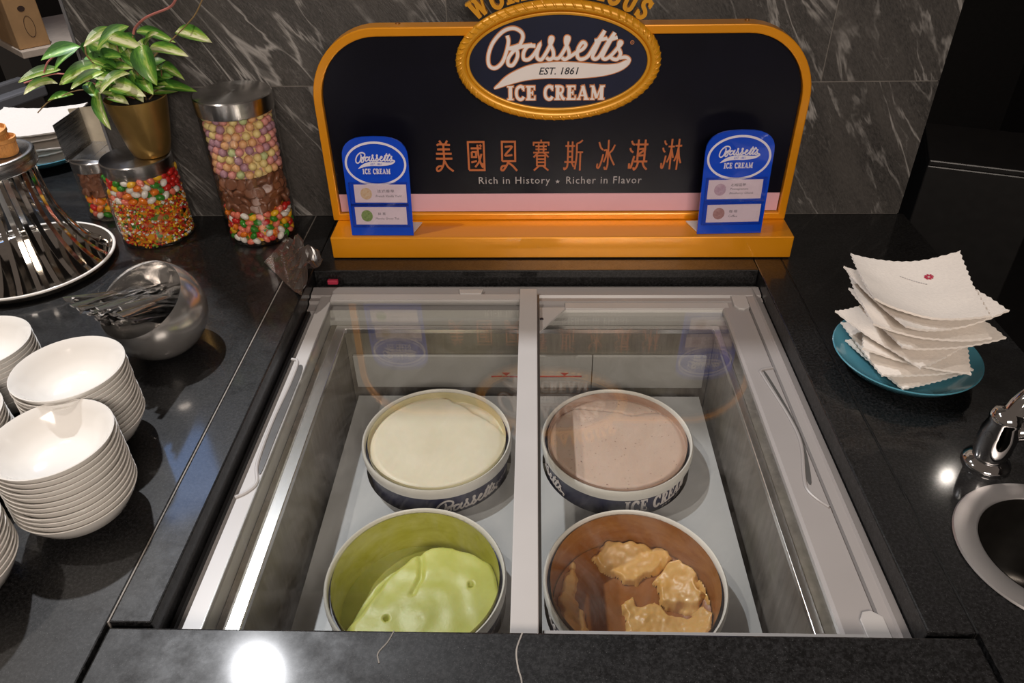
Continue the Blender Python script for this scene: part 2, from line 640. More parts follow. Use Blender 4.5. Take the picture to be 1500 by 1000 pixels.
def text_into(bm, s, cx, cy, width, height, d, F, **kw):
    """writing scaled to the given width and height round (cx,cy)"""
    V, Fc = text_geo(s, **kw)
    xs = [v[0] for v in V]
    ys = [v[1] for v in V]
    x0, x1, y0, y1 = min(xs), max(xs), min(ys), max(ys)
    sx = width / (x1 - x0)
    sy = height / (y1 - y0)
    vs = [bm.verts.new(F(cx + (v[0] - (x0 + x1) / 2) * sx, cy + (v[1] - (y0 + y1) / 2) * sy, d + v[2])) for v in V]
    for f in Fc:
        try:
            bm.faces.new([vs[i] for i in f])
        except ValueError:
            pass


def ell(cx, cy, a, b2, n=96):
    return [(cx + a * math.cos(2 * PI * i / n), cy + b2 * math.sin(2 * PI * i / n)) for i in range(n)]


# serif capitals as strokes in a box 1 high; (points, width); returns width used
def serif(ch):
    S, T, s = 0.27, 0.11, 0.09          # stem, thin, serif thickness
    st = []

    def sf(x, y, w=0.46):
        st.append(([(x - w / 2, y), (x + w / 2, y)], s))
    if ch == 'I':
        st.append(([(0.25, 0), (0.25, 1)], S)); sf(0.25, 0.045, 0.5); sf(0.25, 0.955, 0.5); w = 0.5
    elif ch in 'CG':
        st.append((crom([(0.74, 0.76), (0.62, 0.93), (0.43, 0.95), (0.22, 0.8), (0.15, 0.5), (0.22, 0.2), (0.43, 0.05), (0.63, 0.08), (0.76, 0.24)], 5),
                   0.2)); st.append(([(0.75, 0.66), (0.75, 1.0)], s)); w = 0.84
    elif ch == 'E':
        st.append(([(0.25, 0), (0.25, 1)], S)); st.append(([(0.02, 0.95), (0.72, 0.95)], s + .02)); st.append(([(0.02, 0.05), (0.76, 0.05)], s + .02))
        st.append(([(0.25, 0.51), (0.56, 0.51)], s)); st.append(([(0.7, 0.99), (0.7, 0.72)], s)); st.append(([(0.74, 0.0), (0.74, 0.3)], s)); st.append(([(0.55, 0.66), (0.55, 0.36)], s)); w = 0.8
    elif ch == 'R':
        st.append(([(0.25, 0), (0.25, 1)], S)); sf(0.25, 0.045, 0.5)
        st.append((crom([(0.02, 0.95), (0.4, 0.95), (0.64, 0.86), (0.66, 0.66), (0.56, 0.5), (0.25, 0.48)], 5), 0.15)); st.append(([(0.45, 0.5), (0.68, 0.1), (0.86, 0.05)], 0.2)); w = 0.86
    elif ch == 'A':
        st.append(([(0.14, 0.03), (0.46, 0.98)], T)); st.append(([(0.44, 0.98), (0.78, 0.03)], S - .02)); st.append(([(0.22, 0.31), (0.68, 0.31)], s))
        sf(0.14, 0.045, 0.32); sf(0.78, 0.045, 0.42); w = 0.96
    elif ch == 'M':
        st.append(([(0.2, 0), (0.2, 1)], T)); st.append(([(0.95, 0), (0.95, 1)], S)); st.append(([(0.2, 0.98), (0.56, 0.12)], S - .04)); st.append(([(0.56, 0.12), (0.9, 0.98)], T))
        sf(0.2, 0.045, 0.36); sf(0.95, 0.045, 0.48); st.append(([(0.02, 0.955), (0.3, 0.955)], s)); st.append(([(0.86, 0.955), (1.18, 0.955)], s)); w = 1.2
    elif ch == 'W':
        st.append(([(0.16, 0.97), (0.42, 0.05)], S - .03)); st.append(([(0.42, 0.05), (0.62, 0.9)], T)); st.append(([(0.6, 0.97), (0.86, 0.05)], S - .03)); st.append(([(0.86, 0.05), (1.12, 0.97)], T))
        sf(0.16, 0.955, 0.4); sf(0.62, 0.955, 0.36); sf(1.12, 0.955, 0.3); w = 1.28
    elif ch == 'O':
        st.append((crom([(0.44, 0.97), (0.17, 0.82), (0.12, 0.5), (0.17, 0.18), (0.44, 0.03), (0.72, 0.18), (0.77, 0.5), (0.72, 0.82)], 5, True) + [Vector((0.44, 0.97))], 0.2)); w = 0.9
    elif ch == 'L':
        st.append(([(0.25, 0), (0.25, 1)], S)); sf(0.25, 0.955, 0.5); st.append(([(0.02, 0.05), (0.72, 0.05)], s + .02)); st.append(([(0.7, 0), (0.7, 0.34)], s)); w = 0.76
    elif ch == 'D':
        st.append(([(0.25, 0), (0.25, 1)], S)); st.append((crom([(0.02, 0.95), (0.42, 0.95), (0.7, 0.8), (0.76, 0.5), (0.7, 0.2), (0.42, 0.05), (0.02, 0.05)], 5), 0.17)); w = 0.88
    elif ch == 'F':
        st.append(([(0.25, 0), (0.25, 1)], S)); sf(0.25, 0.045, 0.5); st.append(([(0.02, 0.95), (0.72, 0.95)], s + .02)); st.append(([(0.25, 0.5), (0.56, 0.5)], s)); st.append(([(0.7, 0.99), (0.7, 0.7)], s)); w = 0.74
    elif ch == 'U':
        st.append((crom([(0.24, 1), (0.24, 0.4), (0.32, 0.1), (0.52, 0.04), (0.7, 0.12), (0.76, 0.4), (0.76, 1)], 5), 0.2)); sf(0.24, 0.955, 0.46); sf(0.76, 0.955, 0.36); w = 0.96
    elif ch == 'S':
        st.append((crom([(0.66, 0.74), (0.52, 0.95), (0.28, 0.94), (0.15, 0.76), (0.26, 0.58), (0.52, 0.46), (0.66, 0.28), (0.54, 0.07), (0.28, 0.05), (0.12, 0.27)], 5), 0.2))
        st.append(([(0.68, 0.68), (0.68, 1)], s)); st.append(([(0.09, 0.32), (0.09, 0)], s)); w = 0.78
    else:
        w = 0.45
    return st, w


def serif_word(bm, word, x0, x1, y0, y1, d0, d1, F, grow=0.0, gap=0.09, shear=0.0):
    tot = 0
    for ch in word:
        tot += serif(ch)[1] + gap
    tot -= gap
    sx = (x1 - x0) / tot
    sy = (y1 - y0)
    x = 0
    for ch in word:
        st, w = serif(ch)
        for pts, wd_ in st:
            q = [(x0 + (x + p[0]) * sx + shear * p[1] * sy, y0 + p[1] * sy) for p in pts]
            if grow and len(q) == 2:
                dx, dy = q[1][0] - q[0][0], q[1][1] - q[0][1]
                L = math.hypot(dx, dy)
                e = grow / 2 / L
                q = [(q[0][0] - dx * e, q[0][1] - dy * e), (q[1][0] + dx * e, q[1][1] + dy * e)]
            horiz = abs(pts[0][1] - pts[-1][1]) < 0.02 and len(pts) == 2
            ribbon(bm, q, wd_ * (sy if horiz else (sx + sy) / 2 if len(pts) > 2 else sx) + grow, d0, d1, F)
        x += w + gap


# the cursive word of the sign, traced as pen strokes on a 1500 x 833 sheet (v down)
SCRIPT = [
    [(512, 262), (530, 215), (516, 182), (470, 163), (410, 182), (350, 245), (320, 320), (322, 382), (358, 400), (402, 366), (430, 300), (443, 240), (436, 205)],
    [(512, 262), (482, 272), (446, 282), (488, 288), (496, 330), (468, 380), (440, 378), (440, 340), (475, 295), (520, 272), (585, 262)],
    [(605, 268), (560, 270), (534, 305), (534, 345), (565, 348), (602, 310), (632, 258), (616, 305), (616, 340), (640, 350), (668, 312), (698, 255), (708, 225), (694, 222), (692, 255), (712, 300), (712, 335), (690, 350), (670, 338)],
    [(712, 340), (745, 342), (778, 295), (800, 245), (804, 222), (788, 220), (786, 252), (806, 300), (806, 335), (782, 350), (764, 338)],
    [(806, 340), (850, 310), (890, 288), (906, 262), (886, 250), (862, 286), (858, 330), (880, 350), (922, 332), (965, 262), (1016, 182)],
    [(1016, 182), (968, 290), (950, 335), (966, 350), (992, 333), (1032, 262), (1076, 194)],
    [(1076, 194), (1024, 300), (1010, 338), (1030, 350), (1062, 328), (1096, 288), (1120, 256), (1106, 250), (1104, 285), (1118, 318), (1102, 350), (1076, 350), (1058, 336)],
    [(958, 242), (1034, 226)], [(1030, 242), (1094, 222)],
    [(1114, 345), (1150, 340), (1172, 356), (1164, 382)],
]
SWOOSH = [(350, 530), (382, 492), (428, 450), (505, 408), (600, 378), (740, 366), (880, 372), (1010, 384), (1100, 380), (1150, 360), (1176, 362), (1166, 392), (1110, 428), (1010, 454), (850, 467), (700, 464), (560, 474), (450, 500)]


def logo_strokes(bm, T, w, d0, d1, F):
    for st in SCRIPT:
        q = [T(*p) for p in (crom(st, 5) if len(st) > 2 else st)]
        ribbon(bm, q, w, d0, d1, F)


# ------------------------------------------------------------------ setting: wall, floor, room beyond
wall = bpy.data.objects.new('wall_back', None)
COL.objects.link(wall)
wall['kind'] = 'structure'
boxo('backing_board', -0.856, 0.758, 1.4627, 1.53, 0.0, 1.25, M_joint, wall)
for (x0, x1, z0, z1) in ((-0.858, -0.5105, 0.001, 0.2735), (-0.5085, 0.1895, 0.001, 0.2735), (0.1915, 0.760, 0.001, 0.2735),
                         (-0.858, -0.161, 0.2755, 0.7735), (-0.159, 0.539, 0.2755, 0.7735), (0.541, 0.760, 0.2755, 0.7735),
                         (-0.858, -0.5105, 0.7755, 1.25), (-0.5085, 0.1895, 0.7755, 1.25), (0.1915, 0.760, 0.7755, 1.25)):
    boxo('tile', x0, x1, 1.462, 1.4625, z0, z1, M_marble, wall)
tr = boxo('trim_1', -0.864, -0.8585, 1.460, 1.532, 0.0, 1.25, M_rail)
tr['kind'] = 'structure'
fl = boxo('floor', -4, 4, -1.5, 5, -0.95, -0.92, M_dark)
fl['kind'] = 'structure'
wf = boxo('wall_far', -4, 4, 4.2, 4.25, -0.92, 2.2, M_dark)
wf['kind'] = 'structure'
wr = boxo('wall_right', 2.6, 2.65, -1.5, 4.2, -0.92, 2.2, M_dark)
wr['kind'] = 'structure'

# ------------------------------------------------------------------ granite worktop
ct = thing('granite_countertop', 'long polished black granite worktop carrying the bowls, jars and sign', 'countertop')
HX0, HX1, HY1 = -0.418, 0.418, 1.232
JL, JR = -0.466, 0.470


def slab(x0, x1, y0, y1, name='slab', z0=-0.06):
    boxo(name, x0, x1, y0, y1, z0, 0.0, M_granite, ct, bevel=0.002)


slab(-2.3, JL - 0.0008, 0.15, 2.05)
slab(JL + 0.0008, HX0, 0.482, 1.4615)
slab(HX0 + 0.0006, HX1 - 0.0006, HY1, 1.4615)
slab(HX1, JR - 0.0008, 0.482, 1.4615)
bm = bmesh.new()
hx, hy, hr, n = 0.606, 0.587, 0.0792, 72
x0, x1, y0, y1 = JR + 0.0008, 0.742, 0.45, 0.724
cin, cout = [], []
for t in range(n):
    a = 2 * PI * (t + 0.5) / n
    d = Vector((math.cos(a), math.sin(a)))
    cin.append((hx + hr * d.x, hy + hr * d.y))
    q = min(((x1 if d.x > 0 else x0) - hx) / d.x, ((y1 if d.y > 0 else y0) - hy) / d.y)
    cout.append((hx + d.x * q, hy + d.y * q))
for (qx, qy) in ((x0, y0), (x1, y0), (x1, y1), (x0, y1)):
    cout[min(range(n), key=lambda t: (cout[t][0] - qx) ** 2 + (cout[t][1] - qy) ** 2)] = (qx, qy)
ring2d(bm, cout, cin, -0.06, 0.0, lambda u, v, d: Vector((u, v, d)))
box(bm, x0, 0.770, y1, 1.4615, -0.06, 0.0)
box(bm, x0, 0.770, 0.15, y0, -0.06, 0.0)
box(bm, x1, 0.770, y0, y1, -0.06, 0.0)
fin('slab', bm, M_granite, ct)

boxo('joint_filler', JL - 0.0008, JL + 0.0008, 0.482, 1.4615, -0.05, -0.0004, M_crack, ct)
boxo('joint_filler', JR - 0.0008, JR + 0.0008, 0.482, 1.4615, -0.05, -0.0012, M_darkg, ct)
# loose granite panel in front of the freezer
cv = thing('granite_access_panel', 'loose black granite panel across the front of the freezer, with a pale crack', 'panel', (0, 0.3, -0.06))
bm = bmesh.new()
box(bm, JL + 0.004, JR - 0.004, 0.15 - 0.3, 0.476 - 0.3, 0.0, 0.06)
fin('panel_body', bm, M_granite, cv, bevel=0.0025)
bm = bmesh.new()
ck = crom([(-0.012, 0.4755), (-0.018, 0.455), (-0.016, 0.435), (-0.012, 0.42), (-0.013, 0.40), (-0.009, 0.375), (-0.012, 0.34)], 4)
ribbon(bm, [(p.x, p.y - 0.3) for p in ck], 0.0016, 0.0597, 0.0604, lambda u, v, d: Vector((u, v, d)))
fin('crack', bm, M_crack, cv)
bm = bmesh.new()
ck = crom([(-0.150, 0.4755), (-0.155, 0.462), (-0.163, 0.449), (-0.160, 0.438)], 4)
ribbon(bm, [(p.x, p.y - 0.3) for p in ck], 0.0014, 0.0597, 0.0604, lambda u, v, d: Vector((u, v, d)))
fin('crack', bm, M_joint, cv)

# ------------------------------------------------------------------ chest freezer
fz = thing('ice_cream_freezer', 'built-in ice cream chest freezer with two sliding glass lids and grey rails', 'freezer', (0, 0.8, -0.92))
FO = Matrix.Translation((0, -0.8, 0.92))


def fbox(name, x0, x1, y0, y1, z0, z1, m, parent=fz, bevel=0.0):
    bm = bmesh.new()
    box(bm, x0, x1, y0, y1, z0, z1)
    bm.transform(FO)
    return fin(name, bm, m, parent, bevel=bevel)


def fpoly(name, quads, m, parent=fz):
    bm = bmesh.new()
    for q in quads:
        bm.faces.new([bm.verts.new(p) for p in q])
    bmesh.ops.remove_doubles(bm, verts=bm.verts, dist=1e-5)
    bm.transform(FO)
    return fin(name, bm, m, parent)


def prism_y(bm, prof, y0, y1):
    slab2d(bm, prof, y0, y1, lambda u, v, d: Vector((u, d, v)))


def prism_x(bm, prof, x0, x1):
    slab2d(bm, prof, x0, x1, lambda u, v, d: Vector((d, u, v)))


ZT = -0.030
# cabinet body: four outer sheets and a bottom
bm = bmesh.new()
box(bm, -0.415, -0.395, 0.45, 1.225, -0.92, -0.062)
box(bm, 0.395, 0.415, 0.45, 1.225, -0.92, -0.062)
box(bm, -0.395, 0.395, 1.205, 1.225, -0.92, -0.062)
box(bm, -0.395, 0.395, 0.43, 0.45, -0.92, -0.062)
box(bm, -0.395, 0.395, 0.45, 1.205, -0.92, -0.90)
bm.transform(FO)
fin('cabinet', bm, M_darkg, fz)
# left rail: outer ledge lowered to catch the counter edge's shadow, black seal, lid track
bm = bmesh.new()
prism_y(bm, [(-0.4165, -0.062), (-0.4165, -0.047), (-0.3985, -0.047), (-0.3965, ZT), (-0.374, ZT), (-0.374, -0.062)], 0.45, 1.212)
bm.transform(FO)
fin('frame_rail', bm, M_plastic2, fz)
bm = bmesh.new()
prism_y(bm, [(-0.4160, -0.0465), (-0.4160, -0.039), (-0.4110, -0.039), (-0.4105, -0.0465)], 0.47, 1.16)
bm.transform(FO)
fin('rubber_seal', bm, M_rubber, fz)
# right rail with a groove and a ridge
bm = bmesh.new()
prism_y(bm, [(0.352, -0.062), (0.352, -0.033), (0.385, -0.032), (0.3862, -0.037), (0.3878, -0.037), (0.389, -0.030), (0.401, -0.029), (0.4035, -0.0255), (0.406, -0.027), (0.4165, -0.033), (0.4165, -0.062)], 0.45, 1.212)
bm.transform(FO)
fin('frame_rail', bm, M_plastic, fz)
# back and front rails
bm = bmesh.new()
prism_x(bm, [(1.152, -0.062), (1.152, -0.038), (1.172, -0.037), (1.174, -0.031), (1.184, -0.031), (1.186, -0.034), (1.190, -0.028), (1.214, -0.026), (1.2265, -0.032), (1.2265, -0.062)], -0.4165, 0.4165)
bm.transform(FO)
fin('frame_rail', bm, M_plastic, fz)
fbox('frame_rail', -0.4165, 0.4165, 0.43, 0.470, -0.085, -0.062, M_plastic2, bevel=0.001)
# corner clips
for (x, y, sy) in ((0.372, 1.165, 1), (0.377, 0.505, -1)):
    bm = bmesh.new()
    slab2d(bm, [(x - 0.012, y - 0.010 * sy), (x - 0.011, y + 0.022 * sy), (x + 0.016, y + 0.024 * sy), (x + 0.015, y - 0.014 * sy), (x + 0.004, y - 0.022 * sy), (x - 0.006, y - 0.020 * sy)], -0.034, -0.027, lambda u, v, d: Vector((u, v, d)))
    bm.transform(FO)
    fin('corner_clip', bm, M_plastic2, fz, bevel=0.001)
bm = bmesh.new()
slab2d(bm, [(-0.140, 1.200), (-0.094, 1.200), (-0.097, 1.184), (-0.137, 1.184)], -0.034, -0.0205, lambda u, v, d: Vector((u, v, d)))
bm.transform(FO)
fin('lid_stop_clip', bm, M_plastic2, fz, bevel=0.0015)

# stepped throat between the rails and the tank
RX0, RX1, RY0, RY1, RZ = -0.3416, 0.321, 0.475, 1.120, -0.056
TX0, TX1, TY0, TY1 = -0.3735, 0.3515, 0.452, 1.1515
fpoly('throat', [[(TX0, TY0, -0.062), (TX0, TY1, -0.062), (TX0, TY1, -0.036), (TX0, TY0, -0.036)],
                 [(TX1, TY0, -0.062), (TX1, TY1, -0.062), (TX1, TY1, -0.036), (TX1, TY0, -0.036)],
                 [(TX0, TY1, -0.036), (TX1, TY1, -0.036), (TX1, TY1 - 0.004, -0.050), (TX0, TY1 - 0.004, -0.050)],
                 [(TX0, TY1 - 0.004, -0.050), (TX1, TY1 - 0.004, -0.050), (TX1, TY1 - 0.012, -0.051), (TX0, TY1 - 0.012, -0.051)],
                 [(TX0, TY1 - 0.012, -0.051), (TX1, TY1 - 0.012, -0.051), (TX1, TY1 - 0.013, -0.0615), (TX0, TY1 - 0.013, -0.0615)]], M_liner)
bm = bmesh.new()
ring2d(bm, [(TX0 + 0.0015, TY0), (TX1 - 0.0015, TY0), (TX1 - 0.0015, TY1 - 0.0135), (TX0 + 0.0015, TY1 - 0.0135)], [(RX0 - 0.019, RY0), (RX1 + 0.012, RY0), (RX1 + 0.012, RY1 + 0.012), (RX0 - 0.019, RY1 + 0.012)], -0.072, -0.060, lambda u, v, d: Vector((u, v, d)))
bm.transform(FO)
fin('throat_ledge', bm, M_frost, fz)
bm = bmesh.new()
ring2d(bm, [(RX0 - 0.0188, RY0 - 0.015), (RX1 + 0.0118, RY0 - 0.015), (RX1 + 0.0118, RY1 + 0.0118), (RX0 - 0.0188, RY1 + 0.0118)], [(RX0, RY0), (RX1, RY0), (RX1, RY1), (RX0, RY1)], -0.066, RZ, lambda u, v, d: Vector((u, v, d)))
bm.transform(FO)
fin('steel_rim', bm, M_rim, fz, bevel=0.0012)
# tank walls
FLZ = -0.392
for q in ([(RX0 - 0.004, RY0, -0.066), (RX0 - 0.004, RY1, -0.066), (RX0 - 0.004, RY1, FLZ), (RX0 - 0.004, RY0, FLZ)],
          [(RX1 + 0.004, RY1, -0.066), (RX1 + 0.004, RY0, -0.066), (RX1 + 0.004, RY0, FLZ), (RX1 + 0.004, RY1, FLZ)],
          [(RX0 - 0.004, RY1 + 0.002, -0.066), (RX1 + 0.004, RY1 + 0.002, -0.066), (RX1 + 0.004, RY1 + 0.002, FLZ), (RX0 - 0.004, RY1 + 0.002, FLZ)],
          [(RX1 + 0.004, RY0 - 0.002, -0.066), (RX0 - 0.004, RY0 - 0.002, -0.066), (RX0 - 0.004, RY0 - 0.002, FLZ), (RX1 + 0.004, RY0 - 0.002, FLZ)],
          [(RX0 - 0.004, RY0, FLZ), (RX1 + 0.004, RY0, FLZ), (RX1 + 0.004, RY1, FLZ), (RX0 - 0.004, RY1, FLZ)]):
    fpoly('tank_wall', [q], M_frost)
# white lower panel in two pieces at the back, with the load line
fbox('back_panel', RX0 + 0.006, 0.107, RY1 - 0.006, RY1 + 0.0005, -0.187, -0.113, M_liner, bevel=0.001)
fbox('back_panel', 0.1085, RX1 - 0.006, RY1 - 0.006, RY1 + 0.0005, -0.187, -0.113, M_liner, bevel=0.001)
FB = lambda u, v, d: Vector((u, RY1 - 0.006 - d, v))
ll = []
bm = bmesh.new()
for (a, c) in ((-0.080, -0.060), (-0.046, 0.089)):
    ribbon(bm, [(a, -0.1600), (c, -0.1590)], 0.0028, 0.0, 0.0006, FB)
ribbon(bm, [(-0.059, -0.1598), (-0.047, -0.1594)], 0.0016, 0.0, 0.0005, FB)
bm.transform(FO)
fin('load_line', bm, M_red, fz)
for x in (-0.052, 0.057):
    bm = bmesh.new()
    slab2d(bm, [(x - 0.008, -0.1505), (x + 0.008, -0.1505), (x, -0.158)], 0.0, 0.0006, FB)
    bm.transform(FO)
    fin('load_line_arrow', bm, M_red, fz)

# white insert board with four round openings for the tubs
TUBS = [(-0.160, 0.920), (0.136, 0.920), (-0.160, 0.6425), (0.136, 0.6425)]
BZ = -0.185
bm = bmesh.new()
HR = 0.1215
xs = [-0.328, -0.012, 0.305]
ys = [0.480, 0.7812, 1.087]
for k, (cx, cy) in enumerate(TUBS):
    i = 0 if cx < 0 else 1
    j = 1 if cy > 0.8 else 0
    x0, x1, y0, y1 = xs[i], xs[i + 1], ys[j], ys[j + 1]
    n = 64
    cin, cout = [], []
    for t in range(n):
        a = 2 * PI * (t + 0.5) / n
        d = Vector((math.cos(a), math.sin(a)))
        cin.append((cx + HR * d.x, cy + HR * d.y))
        s = min(((x1 if d.x > 0 else x0) - cx) / d.x, ((y1 if d.y > 0 else y0) - cy) / d.y)
        cout.append((cx + d.x * s, cy + d.y * s))
    # push the nearest samples into the four corners
    for (qx, qy) in ((x0, y0), (x1, y0), (x1, y1), (x0, y1)):
        b_ = min(range(n), key=lambda t: (cout[t][0] - qx) ** 2 + (cout[t][1] - qy) ** 2)
        cut = 0.0
        cout[b_] = (qx, qy)
    for zz in (BZ, BZ - 0.006):
        vi = [bm.verts.new((p[0], p[1], zz)) for p in cin]
        vo = [bm.verts.new((p[0], p[1], zz)) for p in cout]
        for t in range(n):
            u = (t + 1) % n
            bm.faces.new((vi[t], vo[t], vo[u], vi[u]) if zz == BZ else (vi[u], vo[u], vo[t], vi[t]))
        if zz == BZ:
            top = vi
        else:
            for t in range(n):
                u = (t + 1) % n
                bm.faces.new((top[u], top[t], vi[t], vi[u]))
bmesh.ops.remove_doubles(bm, verts=bm.verts, dist=1e-5)
bm.transform(FO)
M_board = mat('milky_white_board', (0.43, 0.435, 0.44), 0.35, var=0.05, scale=7)
fin('insert_board', bm, M_board, fz)

# sliding lids
def lid(name, x0, x1, y0, y1, z):
    p = bpy.data.objects.new(name, None)
    COL.objects.link(p)
    p.parent = fz
    p.location = (0, -0.8, 0.92)
    bm = bmesh.new()
    box(bm, x0, x1, y0, y1, z - 0.004, z)
    fin('glass_pane', bm, M_lid, p)
    return p


lidL = lid('sliding_lid', -0.374, -0.024, 0.470, 1.166, -0.0265)
lidR = lid('sliding_lid', 0.010, 0.3415, 0.499, 1.152, -0.0365)
bm = bmesh.new()
box(bm, -0.026, 0.0055, 0.4785, 1.194, -0.034, -0.016)
fin('centre_bar', bm, M_plastic2, lidL, bevel=0.0012)
bm = bmesh.new()
box(bm, 0.0055, 0.0095, 0.4785, 1.188, -0.045, -0.026)
fin('bar_seal', bm, M_seal_shade, lidL)
bm = bmesh.new()
prism_x(bm, [(1.166, -0.034), (1.166, -0.0225), (1.184, -0.022), (1.186, -0.030)], -0.374, -0.026)
fin('lid_edge', bm, M_plastic2, lidL)
bm = bmesh.new()
slab2d(bm, [(0.0098, 1.1555), (0.056, 1.1555), (0.056, 1.152), (0.0098, 1.080)], -0.0362, -0.0325, lambda u, v, d: Vector((u, v, d)))
fin('corner_plate', bm, M_plastic2, lidR)
bm = bmesh.new()
lathe(bm, [(0, 0.0015), (0.003, 0.0012), (0.0036, 0)], 10, Matrix.Translation((0.0135, 1.118, -0.0325)))
fin('screw', bm, M_blackp, lidR)
bm = bmesh.new()
prism_x(bm, [(1.1515, -0.0415), (1.1515, -0.032), (1.171, -0.032), (1.171, -0.0415)], 0.0565, 0.352)
fin('lid_edge', bm, M_plastic2, lidR, bevel=0.001)
bm = bmesh.new()
prism_y(bm, [(0.340, -0.0415), (0.340, -0.0335), (0.344, -0.0305), (0.3845, -0.0305), (0.3845, -0.0325), (0.3525, -0.0325), (0.3525, -0.0415)], 0.485, 1.1515)
fin('lid_edge', bm, M_plastic, lidR)
bm = bmesh.new()
box(bm, 0.0098, 0.3845, 0.484, 0.4985, -0.0415, -0.0300)
fin('lid_edge', bm, M_plastic2, lidR, bevel=0.001)


# finger grips: a curved raised lip; a flat dark plate paints the hollow's shade
def grip(par, pts, hollow, z, m):
    bm = bmesh.new()
    q = crom(pts, 6)
    tube(bm, [(p.x, p.y, z) for p in q], 0.0026, 8)
    g = fin('finger_grip', bm, m, par, smooth=True)
    bm = bmesh.new()
    slab2d(bm, [(p.x, p.y) for p in crom(hollow, 4, True)], z - 0.0006, z + 0.0004, lambda u, v, d: Vector((u, v, d)))
    fin('grip_shade', bm, M_seal_shade, g)


grip(lidL, [(-0.402, 0.995), (-0.390, 0.985), (-0.388, 0.93), (-0.391, 0.84), (-0.388, 0.755), (-0.378, 0.718), (-0.386, 0.70), (-0.399, 0.690)],
     [(-0.3872, 0.975), (-0.3775, 0.97), (-0.3765, 0.90), (-0.3768, 0.80), (-0.377, 0.735), (-0.3845, 0.755), (-0.3880, 0.84), (-0.3855, 0.93)], -0.0292, M_plastic2)
grip(lidR, [(0.384, 0.975), (0.364, 0.968), (0.364, 0.95), (0.378, 0.86), (0.380, 0.80), (0.366, 0.735), (0.364, 0.712), (0.372, 0.695), (0.383, 0.682)],
     [(0.367, 0.962), (0.372, 0.955), (0.3835, 0.86), (0.3835, 0.79), (0.373, 0.725), (0.3685, 0.735), (0.3815, 0.80), (0.379, 0.87)], -0.0302, M_plastic)

# ------------------------------------------------------------------ ice cream tubs
TUBZ = -0.130
m, nt, b, tc = nmat('smeared_lining', 0.4)
LIN = {}


def lining(name, a, c):
    m, nt, b, tc = nmat(name, 0.4)
    n = texnoise(nt, mapping(nt, tc.outputs['Object'], scale=(1, 1, 2.2)), 16, 6, 0.7, 0.8)
    nt.links.new(ramp(nt, n, [(0.35, a), (0.62, c)]), b.inputs['Base Color'])
    bumpn(nt, b, n, 0.3, 0.002)
    return m


TLAB = ['white ice cream tub of cream coloured ice cream at the back left', 'white ice cream tub of speckled pinkish ice cream at the back right',
        'white ice cream tub half full of green ice cream at the front left', 'white ice cream tub scraped down to brown caramel at the front right']
LINM = [lining('vanilla_smear', (0.72, 0.64, 0.42), (0.60, 0.54, 0.32)), lining('pink_smear', (0.55, 0.38, 0.29), (0.42, 0.26, 0.19)),
        lining('green_smear', (0.42, 0.40, 0.05), (0.52, 0.50, 0.12)), lining('caramel_smear', (0.30, 0.105, 0.022), (0.42, 0.19, 0.06))]
for k, (cx, cy) in enumerate(TUBS):
    z0 = -0.388
    t = thing('ice_cream_tub', TLAB[k], 'tub', (cx, cy, z0), 0, 'ice cream tubs in the freezer')
    H = TUBZ - z0
    rt = 0.1185
    rb = 0.104
    latheo('tub_body', [(0, 0.0), (rb, 0.0), (rb + 0.001, 0.004), (rb + (rt - rb) * (H - 0.03) / H, H - 0.03), (rt, H - 0.012), (rt - 0.003, H - 0.012), (rt - 0.004, H - 0.03), (rb - 0.002, 0.006), (0, 0.005)], M_cupnavy, t, 72)
    latheo('rim', [(rt + 0.0002, H - 0.020), (0.1228, H - 0.0185), (0.1236, H - 0.010), (0.1232, H - 0.003), (0.1212, H), (0.1186, H - 0.002), (0.1180, H - 0.012), (rt - 0.0026, H - 0.02)], M_cup, t, 72, sharp=60)
    latheo('inner_lining', [(rb + (rt - rb) * v_ / H - 0.0046, v_) for v_ in (H - 0.002, H - 0.02, H - 0.05, H - 0.12)], LINM[k], t, 72)

    def wrap(ang0, H=H):
        def F(u, v, d):
            r = rb + (rt - rb) * v / H + 0.0006 + d
            a = ang0 + u / 0.115
            return Vector((r * math.cos(a), r * math.sin(a), v))
        return F
    bm = bmesh.new()
    if k % 2:
        serif_word(bm, 'ICE CREAM', 0.004, 0.128, H - 0.053, H - 0.026, 0, 0.0005, wrap(-PI / 2))
        text_into(bm, 'EST. 1861', 0.095, H - 0.060, 0.05, 0.006, 0.0004, wrap(-PI / 2))
    else:
        text_into(bm, 'SINCE 1861', 0.135, H - 0.048, 0.04, 0.007, 0.0004, wrap(-PI / 2))
    fin('lettering', bm, M_white, t)
    bm = bmesh.new()
    c_ = -0.155 if k % 2 else 0.062
    logo_strokes(bm, lambda a, c: (c_ + (a - 742) * 0.00013, H - 0.048 + (300 - c) * 0.00013), 0.0030, 0.0001, 0.0006, wrap(-PI / 2))
    fin('script_lettering', bm, M_white, t)


# ---- ice cream surfaces: height fields over a disc
def field(name, cx, cy, R, zfun, m, label, nr=36, nt_=96, tex=None):
    bm = bmesh.new()
    c = bm.verts.new((0, 0, zfun(cx, cy)))
    rings = []
    for i in range(1, nr + 1):
        r = R * i / nr
        ring = []
        for j in range(nt_):
            a = 2 * PI * j / nt_
            x, y = r * math.cos(a), r * math.sin(a)
            ring.append(bm.verts.new((x, y, zfun(cx + x, cy + y))))
        rings.append(ring)
    for j in range(nt_):
        bm.faces.new((c, rings[0][j], rings[0][(j + 1) % nt_]))
    for a, b2 in zip(rings, rings[1:]):
        for j in range(nt_):
            u = (j + 1) % nt_
            bm.faces.new((a[j], b2[j], b2[u], a[u]))
    o = fin(name, bm, m, smooth=True, sharp=180)
    o.location = (cx, cy, 0)
    tag(o, label, 'ice cream', 'ice creams in the freezer')
    return o


def sst(a, b2, x):
    t = max(0.0, min(1.0, (x - a) / (b2 - a)))
    return t * t * (3 - 2 * t)


